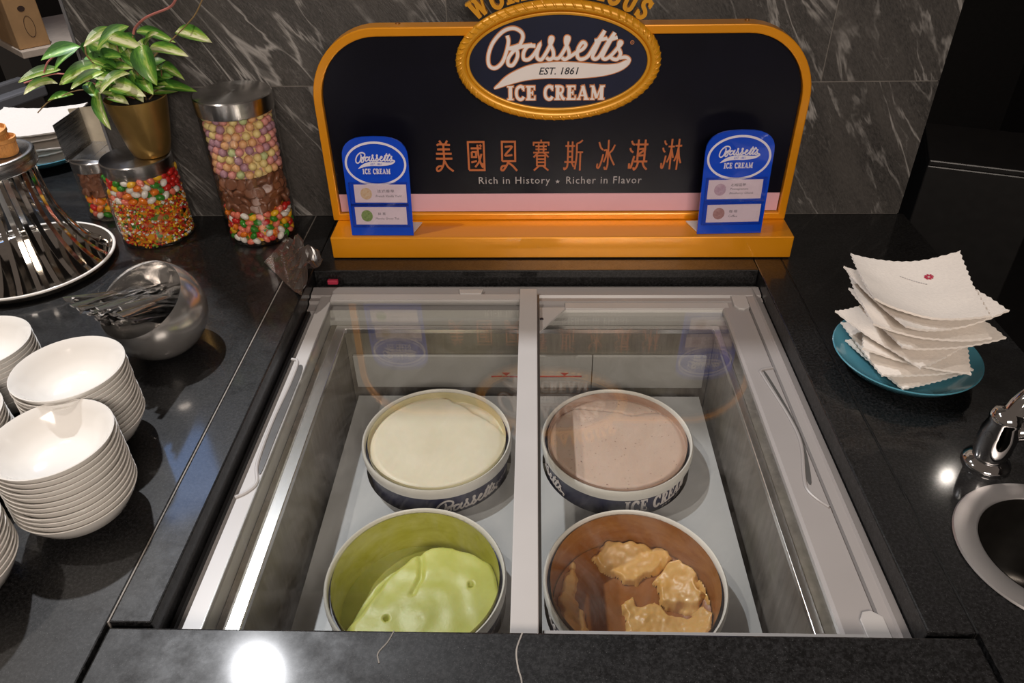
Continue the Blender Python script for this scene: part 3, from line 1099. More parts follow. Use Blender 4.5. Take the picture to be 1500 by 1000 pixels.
def nz(x, y, s, k=0):
    return noise.noise(Vector((x * s, y * s, k * 3.7)))


def seg_side(p, line):
    """signed distance of p to a polyline (positive on its left)"""
    best = None
    for (a, c) in zip(line, line[1:]):
        ax, ay = a
        dx, dy = c[0] - ax, c[1] - ay
        L2 = dx * dx + dy * dy
        t = max(0, min(1, ((p[0] - ax) * dx + (p[1] - ay) * dy) / L2))
        ex, ey = p[0] - ax - dx * t, p[1] - ay - dy * t
        d = math.hypot(ex, ey)
        s = 1 if dx * ey - dy * ex > 0 else -1
        if best is None or d < best[0]:
            best = (d, s)
    return best[0] * best[1]


def creammat(name, a, c, fleck=None, rough=0.45, fs=320, thr=0.71):
    m, nt, b, tc = nmat(name, rough)
    n = texnoise(nt, tc.outputs['Object'], 18, 6, 0.65)
    col = ramp(nt, n, [(0.3, a), (0.7, c)])
    if fleck:
        n2 = texnoise(nt, tc.outputs['Object'], fs, 1, 0.5)
        col = mixc(nt, ramp(nt, n2, [(thr, (0, 0, 0)), (thr + 0.03, (1, 1, 1))]), col, fleck)
    nt.links.new(col, b.inputs['Base Color'])
    b.inputs['Subsurface Weight'].default_value = 0.15
    b.inputs['Subsurface Scale'].default_value = 0.006
    n3 = texnoise(nt, tc.outputs['Object'], 120, 6, 0.7)
    bumpn(nt, b, n3, 0.25, 0.0015)
    return m


LV = [(-0.29, 1.03), (-0.21, 1.052), (-0.173, 1.042), (-0.121, 1.003), (-0.072, 0.963), (-0.03, 0.915)]


def z_van(x, y):
    s = seg_side((x, y), LV) + 0.0025 * nz(x, y, 90)
    d = math.hypot(x + 0.160, y - 0.92) / 0.114
    return -0.1395 - 0.006 * sst(-0.0015, 0.0025, s) - 0.0035 * sst(0.0, 0.010, s) * (1 - sst(0.010, 0.02, s)) + 0.0012 * nz(x, y, 22) - 0.004 * sst(0.9, 1.0, d)


field('vanilla_ice_cream', -0.160, 0.920, 0.1134, z_van, creammat('vanilla_cream', (0.70, 0.625, 0.46), (0.76, 0.69, 0.53)), 'smooth cream coloured ice cream with a ledge line, filling the back left tub', 44, 120)
LP = [(0.02, 0.985), (0.039, 0.986), (0.074, 1.003), (0.139, 0.994), (0.17, 0.985), (0.195, 0.992), (0.25, 0.992)]


def z_pink(x, y):
    s = seg_side((x, y), LP) + 0.003 * nz(x, y, 110)
    d = math.hypot(x - 0.136, y - 0.92) / 0.114
    return -0.139 - 0.0065 * math.exp(-(s / 0.0022) ** 2) - 0.0018 * sst(0, 0.004, s) + 0.0007 * nz(x, y, 26) - 0.005 * sst(0.9, 1.0, d)


field('speckled_ice_cream', 0.136, 0.920, 0.1134, z_pink, creammat('speckled_pink_cream', (0.56, 0.405, 0.32), (0.62, 0.46, 0.37), (0.20, 0.10, 0.08), 0.5, 260, 0.72), 'flat pinkish ice cream with dark specks and a crack, filling the back right tub', 60, 140)


GPOLY = [(-0.25, 0.545), (-0.248, 0.594), (-0.216, 0.665), (-0.182, 0.707), (-0.152, 0.726), (-0.118, 0.730), (-0.082, 0.715), (-0.060, 0.698), (-0.045, 0.672), (-0.038, 0.62), (-0.06, 0.545)]


def inpoly(p, poly):
    """signed distance, positive inside"""
    c = False
    dm = 9
    n = len(poly)
    for i in range(n):
        a, b2 = poly[i], poly[(i + 1) % n]
        if (a[1] > p[1]) != (b2[1] > p[1]) and p[0] < (b2[0] - a[0]) * (p[1] - a[1]) / (b2[1] - a[1]) + a[0]:
            c = not c
        dx, dy = b2[0] - a[0], b2[1] - a[1]
        t = max(0, min(1, ((p[0] - a[0]) * dx + (p[1] - a[1]) * dy) / (dx * dx + dy * dy)))
        dm = min(dm, math.hypot(p[0] - a[0] - dx * t, p[1] - a[1] - dy * t))
    return dm if c else -dm


def z_green(x, y):
    s = inpoly((x, y), GPOLY) + 0.004 * nz(x, y, 30)
    z = -0.201 + 0.036 * sst(-0.014, 0.012, s)
    z += 0.0025 * nz(x, y, 18) + 0.004 * sst(0.0, 0.05, s)
    r = math.hypot(x + 0.165, y - 0.705)
    ridge = seg_side((x, y), [(-0.166, 0.715), (-0.160, 0.69), (-0.158, 0.665), (-0.166, 0.64)])
    z -= 0.004 * math.exp(-(ridge / 0.004) ** 2)
    arc = math.hypot(x + 0.15, y - 0.60)
    z += 0.0006 * math.sin(arc * 170 + 4 * nz(x, y, 14)) * sst(0.0, 0.02, s) + 0.0008 * nz(x + y * 0.5, y, 40)
    for (hx, hy) in ((-0.087, 0.653), (-0.197, 0.600)):
        z -= 0.014 * math.exp(-(math.hypot(x - hx, y - hy) / 0.0034) ** 4)
    return z


field('green_tea_ice_cream', -0.160, 0.6425, 0.1105, z_green, creammat('matcha_cream', (0.50, 0.52, 0.10), (0.63, 0.64, 0.20), None, 0.38), 'glossy pale green ice cream mound with two small holes, low in its tub', 56, 150)


def z_car(x, y):
    d = math.hypot(x - 0.136, y - 0.6425) / 0.113
    return -0.212 + 0.022 * sst(0.62, 1.0, d) + 0.0012 * nz(x, y, 20)


car = field('caramel_ice_cream', 0.136, 0.6425, 0.1090, z_car, creammat('caramel_syrup', (0.26, 0.085, 0.014), (0.36, 0.135, 0.03), None, 0.3), 'brown caramel ice cream with torn tan lumps left round its edge', 40, 110)
M_tan = creammat('tan_caramel_cream', (0.66, 0.37, 0.10), (0.76, 0.48, 0.18), None, 0.35)
M_tan.node_tree.nodes['Principled BSDF'].inputs['Coat Weight'].default_value = 0.1


def lump(poly, top, edge=0.006, amp=0.003, seed=0, step=0.0016):
    x0 = min(p[0] for p in poly) - 0.004
    x1 = max(p[0] for p in poly) + 0.004
    y0 = min(p[1] for p in poly) - 0.004
    y1 = max(p[1] for p in poly) + 0.004
    bm = bmesh.new()
    nx, ny = int((x1 - x0) / step), int((y1 - y0) / step)
    V = {}
    for i in range(nx + 1):
        for j in range(ny + 1):
            x, y = x0 + i * step, y0 + j * step
            if math.hypot(x - 0.136, y - 0.6425) > 0.1092:
                continue
            s = inpoly((x, y), poly) + 0.007 * nz(x, y, 50, seed) + 0.004 * nz(x, y, 120, seed)
            if s < -0.003:
                continue
            zb = z_car(x, y) - 0.002
            z = zb + (top + amp * nz(x, y, 45, seed) + 0.0015 * nz(x, y, 140, seed)) * (max(0, min(1, (s + 0.002) / edge)) ** 0.6)
            V[i, j] = bm.verts.new((x - 0.136, y - 0.6425, z))
    for (i, j) in list(V):
        q = [(i, j), (i + 1, j), (i + 1, j + 1), (i, j + 1)]
        if all(k in V for k in q):
            bm.faces.new([V[k] for k in q])
    for v_ in [v_ for v_ in bm.verts if not v_.link_faces]:
        bm.verts.remove(v_)
    fin('torn_lump', bm, M_tan, car, smooth=True, sharp=180)


lump([(0.085, 0.725), (0.105, 0.748), (0.150, 0.752), (0.190, 0.738), (0.205, 0.722), (0.180, 0.712), (0.160, 0.706), (0.148, 0.692), (0.130, 0.690), (0.118, 0.706), (0.098, 0.712)], 0.013, seed=1)
lump([(0.176, 0.690), (0.190, 0.716), (0.212, 0.716), (0.232, 0.690), (0.240, 0.660), (0.222, 0.640), (0.198, 0.652), (0.182, 0.664)], 0.015, seed=2)
lump([(0.128, 0.655), (0.142, 0.668), (0.150, 0.650), (0.172, 0.662), (0.190, 0.640), (0.215, 0.632), (0.235, 0.642), (0.246, 0.625), (0.232, 0.585), (0.19, 0.555), (0.14, 0.548), (0.130, 0.60)], 0.012, seed=3, amp=0.004)
lump([(0.048, 0.70), (0.058, 0.712), (0.062, 0.69), (0.060, 0.668), (0.070, 0.640), (0.074, 0.615), (0.066, 0.590), (0.045, 0.60), (0.038, 0.63), (0.038, 0.665)], 0.011, seed=4)
lump([(0.228, 0.705), (0.236, 0.700), (0.246, 0.668), (0.244, 0.650), (0.236, 0.668)], 0.008, seed=5)

# ------------------------------------------------------------------ big sign
sg = thing('ice_cream_sign', 'large arched gold framed ice cream sign with an oval name plaque on a gold base', 'sign', (0.045, 1.355, 0.0))
SO = Vector((0.045, 1.355, 0.0))
YP = 1.357           # face of the dark panel


def FS(off=0.0):
    return lambda u, v, d: Vector((u - SO.x, YP - off - d - SO.y, v))


F0 = FS()
boxo('base_box', -0.388 - SO.x, 0.486 - SO.x, 1.276 - SO.y, 1.405 - SO.y, 0.002, 0.046, M_gold, sg, bevel=0.0018)


def arch(x0, x1, z0, z1, rx, rz, n=14):
    p = [(x0, z0), (x1, z0)]
    for i in range(n + 1):
        a = PI / 2 * i / n
        p.append((x1 - rx + rx * math.cos(a), z1 - rz + rz * math.sin(a)))
    for i in range(n + 1):
        a = PI / 2 + PI / 2 * i / n
        p.append((x0 + rx + rx * math.cos(a), z1 - rz + rz * math.sin(a)))
    return p


outer = arch(-0.396, 0.486, 0.0465, 0.4075, 0.125, 0.130)
inner = arch(-0.381, 0.471, 0.060, 0.3925, 0.110, 0.115)
bm = bmesh.new()
ring2d(bm, outer, inner, -0.026, 0.010, F0)
fin('frame', bm, M_gold, sg, bevel=0.002)
bm = bmesh.new()
slab2d(bm, arch(-0.3805, 0.4705, 0.0605, 0.392, 0.110, 0.115), -0.020, 0.0, F0)
fin('dark_panel', bm, M_navy, sg)
bm = bmesh.new()
slab2d(bm, [(-0.3795, 0.0615), (0.4695, 0.0615), (0.4695, 0.098), (-0.3795, 0.098)], 0.0, 0.0015, F0)
fin('pink_strip', bm, M_pinks, sg)
# oval plaque
OX, OZ = 0.0405, 0.3475
T = lambda a, c: (OX + (a - 742) * 0.000283, 0.244 + (745 - c) * 0.000277)
bm = bmesh.new()
slab2d(bm, ell(OX, OZ, 0.1575, 0.0825), 0.0, 0.012, F0)
fin('plaque', bm, M_navy2, sg)
bm = bmesh.new()
# rope border: ring tube swept round the oval, with twisted strands
N = 132
for r, m_, nm in ((0.0, 0, 0),):
    pts = [(OX + 0.1672 * math.cos(2 * PI * i / N), OZ + 0.0925 * math.sin(2 * PI * i / N)) for i in range(N)]
tube(bm, [F0(p[0], p[1], 0.008) for p in pts], 0.0098, 10, closed=True)
rope = fin('rope_border', bm, M_gold2, sg, smooth=True)
bm = bmesh.new()
ring2d(bm, ell(OX, OZ, 0.1585, 0.0835), ell(OX, OZ, 0.1530, 0.0785), 0.0, 0.0165, F0)
fin('inner_bead', bm, M_gold2, sg, bevel=0.0015)
bm = bmesh.new()
for i in range(N):
    a = 2 * PI * i / N
    if i % 2:
        continue
    c0 = Vector((OX + 0.1705 * math.cos(a), OZ + 0.0955 * math.sin(a)))
    tn = Vector((-0.1705 * math.sin(a), 0.0955 * math.cos(a))).normalized()
    nn = Vector((tn.y, -tn.x))
    st = [(c0 + nn * k_ * 0.0064 + tn * k_ * 0.0052) for k_ in (-1.0, -0.5, 0, 0.5, 1.0)]
    hh = [0.0150, 0.0178, 0.0180, 0.0155, 0.0095]
    tube(bm, [F0(p.x, p.y, h_) for p, h_ in zip(st, hh)], [0.0009, 0.0019, 0.0021, 0.0019, 0.0009], 6)
fin('rope_strands', bm, M_gold2, rope, smooth=True)
# cursive name, swoosh and words, each with an orange outline
FL = FS(0.012)


def grow_poly(poly, g):
    n = len(poly)
    out = []
    A = sum(poly[i][0] * poly[(i + 1) % n][1] - poly[(i + 1) % n][0] * poly[i][1] for i in range(n))
    sgn = 1 if A > 0 else -1
    for i in range(n):
        a, c = Vector(poly[i - 1]), Vector(poly[(i + 1) % n])
        t = (c - a).normalized()
        nn = Vector((t.y, -t.x)) * sgn
        out.append((poly[i][0] + nn.x * g, poly[i][1] + nn.y * g))
    return out


sw = [T(p.x, p.y) for p in crom(SWOOSH, 4, True)]
RAMP[0] = 0.0
bm = bmesh.new()
logo_strokes(bm, T, 0.0084, 0.0, 0.0008, FL)
slab2d(bm, grow_poly(sw, 0.0016), 0.0, 0.0005, FL)
RAMP[0] = 0.0
serif_word(bm, 'ICE CREAM', T(430, 0)[0], T(1035, 0)[0], T(0, 602)[1], T(0, 512)[1], 0.0, 0.0008, FL, grow=0.0032)
fin('print_outline', bm, M_oline, sg)
bm = bmesh.new()
RAMP[0] = 0.0
logo_strokes(bm, T, 0.0053, 0.0008, 0.0022, FL)
fin('cursive_name', bm, M_white, sg)
bm = bmesh.new()
slab2d(bm, sw, 0.0004, 0.0016, FL)
swo = fin('swoosh', bm, M_white, sg)
bm = bmesh.new()
text_into(bm, 'EST. 1861', T(748, 0)[0], T(0, 420)[1], 0.069, 0.0125, 0.0018, FL, shear=0.25, offset=0.012)
fin('date_lettering', bm, M_blackp, swo)
RAMP[0] = 0.0
bm = bmesh.new()
serif_word(bm, 'ICE CREAM', T(430, 0)[0], T(1035, 0)[0], T(0, 602)[1], T(0, 512)[1], 0.0008, 0.0020, FL)
fin('serif_words', bm, M_white, sg)
bm = bmesh.new()
ring2d(bm, ell(*T(1184, 254), 0.0034, 0.0034, 16), ell(*T(1184, 254), 0.0025, 0.0025, 16), 0.0, 0.0005, FL)
text_into(bm, 'R', *T(1184, 254), 0.0024, 0.003, 0.0004, FL)
fin('registered_mark', bm, M_oline, sg)
# raised letters on the arc above the oval
word = 'WORLD FAMOUS'
adv = [serif(c)[1] + 0.12 for c in word]
tot = sum(adv)
a0, a1 = 141.5, 38.0
# arc length table
AX, AZ = 0.1795, 0.1060
tab = []
s_ = 0
pp = None
for i in range(401):
    t_ = math.radians(a0 + (a1 - a0) * i / 400)
    q = Vector((OX + AX * math.cos(t_), OZ + AZ * math.sin(t_)))
    if pp is not None:
        s_ += (q - pp).length
    pp = q
    tab.append((s_, t_))
pos = 0
for ch, ad in zip(word, adv):
    mid = (pos + ad / 2) / tot * s_
    pos += ad
    if ch == ' ':
        continue
    t_ = next(t for s2, t in tab if s2 >= mid)
    c0 = Vector((OX + AX * math.cos(t_), OZ + AZ * math.sin(t_)))
    tn = Vector((AX * math.sin(t_), -AZ * math.cos(t_))).normalized()
    nn = Vector((-tn.y, tn.x))
    if nn.dot(c0 - Vector((OX, OZ))) < 0:
        nn = -nn
    w_ = serif(ch)[1]
    hs, vs_ = s_ / tot, 0.031
    bm = bmesh.new()

    def FW(u, v, d, c0=c0, tn=tn, nn=nn):
        p = c0 + tn * u + nn * v
        return F0(p.x, p.y, d)
    serif_word(bm, ch, -w_ * hs / 2, w_ * hs / 2, 0.0, vs_, -0.006, 0.008, FW, grow=0.0012)
    fin('raised_letter', bm, M_gold2, sg)

# Chinese characters as brush strokes on a 10 x 16 grid
CH = [
    [[(3, 16), (4.2, 14.2)], [(7.2, 16), (6, 14.2)], [(1.5, 13.6), (3, 14.2), (8.6, 13.8)], [(1.6, 11.6), (8.4, 11.6)], [(0.8, 9.4), (9.2, 9.4)], [(5, 14), (5, 7)], [(0.6, 6.9), (9.4, 6.9)],
     [(5, 6.8), (4.4, 3.8), (3, 1.4), (1.2, 0.4), (0.6, 1.6), (1.6, 2.8), (3.6, 3)], [(5.2, 5.6), (6.8, 2.6), (9.6, 0.3)]],
    [[(0.8, 1.0), (0.8, 15.2), (9.2, 15.2), (9.2, 0.8), (0.8, 0.8)], [(2.2, 12), (7.9, 12)], [(2.6, 10.2), (4.9, 10.2), (4.9, 7.6), (2.6, 7.6), (2.6, 10.2)], [(2.2, 4.8), (5.2, 5.6)],
     [(5.8, 13.8), (6.2, 8.4), (7.2, 4.6), (8.2, 2.6), (8.2, 4.4)], [(7.8, 9.2), (6.4, 5.2), (4.2, 2.4)], [(7.0, 13.8), (7.9, 12.9)]],
    [[(1.5, 5.4), (1.5, 15.2), (8.5, 15.2), (8.5, 5.4), (1.5, 5.4)], [(3, 12.6), (6.8, 12.6), (3.2, 8.4), (7, 8.4)], [(5, 5.4), (3.8, 3), (2, 0.6), (0.8, 1), (1.4, 2.6), (3.6, 3)], [(4.6, 4.6), (7, 3), (9.4, 0.3)]],
    [[(5, 16), (5, 14.8)], [(1, 13), (1, 14.6), (9, 14.6), (9, 13)], [(2, 12.8), (8, 12.8)], [(2, 11.2), (8, 11.2)], [(0.8, 9.6), (9.2, 9.6)], [(3.7, 14), (3.7, 9.6)], [(6.3, 14), (6.3, 9.6)], [(3.4, 9.4), (1, 7.2)], [(6.6, 9.4), (9, 7.2)],
     [(2.8, 2.8), (2.8, 8), (7.2, 8), (7.2, 2.8), (2.8, 2.8)], [(2.8, 6.3), (7.2, 6.3)], [(2.8, 4.6), (7.2, 4.6)], [(3.8, 2.6), (1.2, 0.4)], [(6.2, 2.6), (9, 0.4)]],
    [[(2, 15), (2, 4.5)], [(4.3, 15), (4.3, 4.5)], [(0.5, 12.8), (5.6, 12.8)], [(2, 10), (4.3, 10)], [(2, 7.3), (4.3, 7.3)], [(0.2, 4.6), (5.8, 4.6)], [(2, 4.2), (1.6, 2), (0.3, 0.8), (0, 1.8)], [(4.2, 4.2), (5.2, 2)],
     [(9.6, 15.6), (8, 14.4), (6.6, 14)], [(6.6, 14), (6.6, 7), (5.8, 0.8)], [(6.6, 9.6), (10, 9.6)], [(8.6, 9.4), (8.6, 0.2)]],
    [[(1, 14.5), (2, 11.8), (3.2, 10.6)], [(0.6, 3.6), (0.4, 1.8), (1.4, 1.6), (2.6, 4.8), (3.4, 8.4)], [(6, 15.6), (6, 3), (5.4, 0.8), (4.6, 0.8), (4.2, 2)], [(3.6, 10.4), (5.2, 10.4), (4.8, 7), (3.8, 4.4)], [(9.4, 13.2), (8, 10.4), (6.4, 9)], [(6.4, 9.4), (7.6, 6.4), (9.6, 2.8)]],
    [[(0.8, 15), (1.4, 13.6), (2.6, 13)], [(0.2, 11.4), (0.8, 10), (2, 9.2)], [(0.2, 3.6), (0.2, 1.4), (1.2, 1.4), (2, 4.6), (2.6, 7.4)], [(4.4, 15.6), (4.4, 4.4)], [(8, 15.6), (8, 4.4)], [(3, 13.2), (9.6, 13.2)], [(4.4, 10.8), (8, 10.8), (4.4, 7.8), (8, 7.8)], [(2.8, 4.6), (9.8, 4.6)],
     [(5, 4.4), (4.2, 1.8), (3, 0.4), (2.6, 1.6)], [(7.2, 4.4), (8.2, 2), (9.8, 0.4)]],
    [[(0.8, 15), (1.2, 13.6), (2, 13)], [(0.2, 11.4), (0.6, 10), (1.4, 9.2)], [(0, 3.6), (0.1, 1.4), (0.9, 1.4), (1.6, 4.6), (2, 7.4)], [(3, 12), (6.2, 12)], [(4.6, 15.8), (4.6, 0.4)], [(4.6, 11.4), (3.9, 7), (2.8, 4)], [(4.6, 11), (5.9, 6.4)], [(6.6, 12.4), (10, 12.4)], [(8.3, 15.8), (8.3, 0.2)], [(8.3, 11.6), (7.6, 7.4), (6.6, 4.6)], [(8.3, 11), (9, 7), (10.2, 3.6)]],
]
for i, strokes in enumerate(CH):
    x0 = -0.187 + i * 0.0607
    z0 = 0.1435 + 0.0002 * i
    bm = bmesh.new()
    for st in strokes:
        corner = len(st) >= 4 and (st[0] == st[-1] or st[0][0] == st[1][0])
        q = st if corner or len(st) == 2 else crom(st, 5)
        wst = 0.0031 if i in (4, 5, 7) else 0.0036
        if i == 3:
            wst = 0.0030
        ribbon(bm, [(x0 + p[0] * 0.0035, z0 + p[1] * 0.00385) for p in q], wst, 0.0, 0.0010, F0)
    fin('chinese_character', bm, M_brick, sg)
bm = bmesh.new()
text_into(bm, 'Rich in History', -0.038, 0.1235, 0.136, 0.0185, 0.0008, F0, spacing=1.15)
text_into(bm, 'Richer in Flavor', 0.1325, 0.1255, 0.143, 0.0145, 0.0008, F0, spacing=1.15)
st5 = []
for i in range(10):
    a = PI / 2 + 2 * PI * i / 10
    r = 0.0042 if i % 2 == 0 else 0.0018
    st5.append((0.0445 + 1.0 * r * math.cos(a), 0.1225 + r * math.sin(a)))
slab2d(bm, st5, 0.0, 0.0008, F0)
fin('slogan', bm, M_greyp, sg)
# three little screws on top of the frame
for x in (-0.235, 0.36):
    bm = bmesh.new()
    lathe(bm, [(0, 0.003), (0.0035, 0.0025), (0.0045, 0)], 10, Matrix.Translation((x - SO.x, 1.372 - SO.y, 0.4072)))
    fin('screw', bm, M_goldd, sg, smooth=True)


# ------------------------------------------------------------------ two flavour stands with their cards
def stand(x0, x1, yb, yt, zb, zt, label, foot_dx, cards, rz):
    xc = (x0 + x1) / 2
    w = x1 - x0
    h = zt - zb
    t = thing('flavour_stand', label, 'sign stand', (xc, yb, zb), rz, 'blue flavour stands on the sign base')
    lean = (yt - yb) / h

    def F(u, v, d):
        return Vector((u, lean * v - d, v))
    hw = w / 2
    n = 14
    pts = [(-hw, 0.0005), (hw, 0.0005)]
    rr, rzz = hw, 0.040
    for i in range(n + 1):
        a = PI * i / n
        pts.append((hw * 1.02 * (abs(math.cos(a)) ** 0.7) * (1 if math.cos(a) > 0 else -1), h - rzz + rzz * math.sin(a) ** 0.8))
    bm = bmesh.new()
    slab2d(bm, pts, -0.0035, 0.0, F)
    fin('panel', bm, M_blue, t)
    # white folded back leg, seen past the side of the panel
    bm = bmesh.new()
    k = foot_dx
    for (a, c) in (((-hw * 0.96, 0.0008), (hw * 0.96, 0.0008)),):
        v0 = [Vector((a[0], 0.004, 0.0006)), Vector((c[0], 0.004, 0.0006)), Vector((c[0] + max(k, 0), 0.050, 0.0006)), Vector((a[0] + min(k, 0), 0.050, 0.0006))]
        v1 = [p + Vector((0, 0, 0.0025)) for p in v0]
        A = [bm.verts.new(p) for p in v0]
        B = [bm.verts.new(p) for p in v1]
        bm.faces.new(A[::-1])
        bm.faces.new(B)
        for i in range(4):
            bm.faces.new((A[i], A[(i + 1) % 4], B[(i + 1) % 4], B[i]))
    fin('foot_plate', bm, M_acryl, t)
    # oval ring and name
    oz = h - 0.049
    bm = bmesh.new()
    ring2d(bm, ell(0, oz, hw * 0.95, 0.0405, 64), ell(0, oz, hw * 0.885, 0.0365, 64), 0.0, 0.0006, F)
    fin('oval_ring', bm, M_bluew, t)
    sc = w * 0.60 / 860
    TT = lambda a, c: ((a - 745) * sc, oz + 0.002 + (395 - c) * sc * 0.98)
    bm = bmesh.new()
    logo_strokes(bm, TT, 0.0021, 0.0, 0.0007, F)
    slab2d(bm, [TT(p.x, p.y) for p in crom(SWOOSH, 3, True)], 0.0, 0.0006, F)
    fin('cursive_name', bm, M_bluew, t)
    bm = bmesh.new()
    text_into(bm, 'EST. 1861', *TT(760, 422), 0.021, 0.0042, 0.0009, F, shear=0.25)
    fin('date_lettering', bm, M_blue, t)
    bm = bmesh.new()
    serif_word(bm, 'ICE CREAM', TT(440, 0)[0], TT(1060, 0)[0], TT(0, 650)[1], TT(0, 530)[1], 0.0, 0.0007, F)
    fin('serif_words', bm, M_bluew, t)
    M0 = Matrix.Translation((xc, yb, zb)) @ Matrix.Rotation(rz, 4, 'Z')
    for ci, (cz, ch_, clabel, lines, dot, dotname, dx) in enumerate(cards):
        # clear pocket
        bm = bmesh.new()
        slab2d(bm, [(-hw * 0.90, cz - ch_ / 2 - 0.004), (hw * 0.93, cz - ch_ / 2 - 0.004), (hw * 0.93, cz + ch_ / 2 + 0.004), (-hw * 0.90, cz + ch_ / 2 + 0.004)], 0.0034, 0.0040, F)
        fin('clear_pocket', bm, M_clear, t)
        bm = bmesh.new()
        for (a, c) in (((-hw * 0.90, cz + ch_ / 2 + 0.004), (hw * 0.93, cz + ch_ / 2 + 0.004)), ((-hw * 0.90, cz - ch_ / 2 - 0.004), (hw * 0.93, cz - ch_ / 2 - 0.004)), ((-hw * 0.90, cz - ch_ / 2 - 0.004), (-hw * 0.90, cz + ch_ / 2 + 0.004))):
            ribbon(bm, [a, c], 0.0012, 0.0002, 0.0042, F)
        fin('pocket_edge', bm, M_clear, t)
        # the card itself lies in the pocket
        G = lambda u, v, d: M0 @ F(u, v, d)
        ct_ = thing('flavour_card', clabel, 'card', (0, 0, 0), 0, 'flavour cards in the blue stands')
        ct_.location = M0 @ F(dx, cz, 0.0012)
        L = Matrix.Translation(-Vector(ct_.location))
        bm = bmesh.new()
        slab2d(bm, [(dx - hw * 0.79, cz - ch_ / 2), (dx + hw * 0.85, cz - ch_ / 2), (dx + hw * 0.85, cz + ch_ / 2), (dx - hw * 0.79, cz + ch_ / 2)], 0.0010, 0.0016, G)
        bm.transform(L)
        fin('card_sheet', bm, M_card, ct_)
        bm = bmesh.new()
        slab2d(bm, [(dx - hw * 0.42 + p[0], cz + p[1]) for p in ell(0, 0, 0.0108, 0.0112, 24)], 0.0016, 0.0019, G)
        bm.transform(L)
        fin('scoop_picture', bm, dot, ct_)
        bm = bmesh.new()
        for (s, lx, lz, lw, lh, it) in lines:
            text_into(bm, s, dx + lx * hw, cz + lz, lw, lh, 0.0019, G, shear=it, res=1)
        bm.transform(L)
        fin('lettering', bm, M_inkg, ct_)
    return t


def dotmat(name, a, c):
    m, nt, b, tc = nmat(name, 0.5)
    n = texnoise(nt, tc.outputs['Object'], 190, 5, 0.7, 1.0)
    nt.links.new(ramp(nt, n, [(0.35, a), (0.65, c)]), b.inputs['Base Color'])
    return m


D1 = dotmat('yellow_scoop_print', (0.62, 0.36, 0.18), (0.70, 0.58, 0.40))
D2 = dotmat('green_scoop_print', (0.14, 0.22, 0.05), (0.30, 0.40, 0.13))
D3 = dotmat('mauve_scoop_print', (0.46, 0.28, 0.36), (0.60, 0.44, 0.50))
D4 = dotmat('brown_scoop_print', (0.36, 0.17, 0.16), (0.50, 0.28, 0.26))
stand(-0.347, -0.229, 1.284, 1.304, 0.0465, 0.2335, 'blue arched flavour stand on the left end of the gold sign base', 0.012,
      [(0.083, 0.034, 'white card with a yellow scoop picture in the upper pocket of the left blue stand', [('法式香草', 0.20, 0.005, 0.032, 0.0055, 0), ('French Vanilla Yield', 0.28, -0.0045, 0.048, 0.0042, 0.2)], D1, 'y', 0.002),
       (0.040, 0.034, 'white card with a green scoop picture in the lower pocket of the left blue stand', [('抹 茶', 0.06, 0.004, 0.015, 0.0055, 0), ('Matcha Green Tea', 0.22, -0.005, 0.044, 0.0042, 0.2)], D2, 'g', -0.001)], -0.01)
stand(0.306, 0.4265, 1.288, 1.306, 0.0465, 0.2405, 'blue arched flavour stand on the right end of the gold sign base', -0.013,
      [(0.087, 0.036, 'white card with a mauve scoop picture in the upper pocket of the right blue stand', [('石榴蓝莓', 0.12, 0.0085, 0.027, 0.0055, 0), ('Pomegranate', 0.16, 0.0005, 0.033, 0.0050, 0.2), ('Blueberry Chunk', 0.24, -0.0075, 0.044, 0.0050, 0.2)], D3, 'm', -0.002),
       (0.041, 0.034, 'white card with a brown scoop picture in the lower pocket of the right blue stand', [('咖 啡', 0.02, 0.004, 0.015, 0.0055, 0), ('Coffee', 0.02, -0.005, 0.017, 0.0050, 0)], D4, 'b', 0.001)], 0.04)

# ------------------------------------------------------------------ crumpled black foil by the sign
bm = bmesh.new()
nx, ny = 22, 22
corn = [(-0.520, 1.262), (-0.412, 1.128), (-0.394, 1.225), (-0.502, 1.365)]
V = []
for i in range(nx + 1):
    row = []
    for j in range(ny + 1):
        u, v_ = i / nx, j / ny
        x = (corn[0][0] * (1 - u) + corn[1][0] * u) * (1 - v_) + (corn[3][0] * (1 - u) + corn[2][0] * u) * v_
        y = (corn[0][1] * (1 - u) + corn[1][1] * u) * (1 - v_) + (corn[3][1] * (1 - u) + corn[2][1] * u) * v_
        amp = 0.03 * sst(0.35, 0.9, u * 0.55 + v_ * 0.6)
        x += 0.5 * amp * nz(x, y, 28, 1)
        y += 0.5 * amp * nz(x, y, 28, 2)
        if x > -0.392:
            x = -0.392
        z = 0.0015 + max(0.0, amp * (0.55 + 1.3 * abs(nz(x, y, 26, 4)) + 0.6 * nz(x, y, 60, 5)))
        if x > -0.418 and y < 1.232:
            z = max(z, -0.02 + 0.02 * (1.232 - y) / 0.1)
        row.append(bm.verts.new((x, y, z)))
    V.append(row)
for i in range(nx):
    for j in range(ny):
        bm.faces.new((V[i][j], V[i + 1][j], V[i + 1][j + 1], V[i][j + 1]))
M_foil = mat('glossy_black_film', (0.05, 0.038, 0.033), 0.25, var=0.2, coat=0.6)
fo = fin('crumpled_film', bm, M_foil)
md = fo.modifiers.new('thickness', 'SOLIDIFY')
md.thickness = 0.0006
md.offset = 1
tag(fo, 'crumpled glossy black plastic film beside the left end of the sign base', 'plastic film')
rd = boxo('red_scrap', -0.392, -0.372, 1.222, 1.2305, -0.0255, -0.016, M_red, bevel=0.002)
tag(rd, 'tiny red scrap under the black film at the freezer corner', 'scrap')

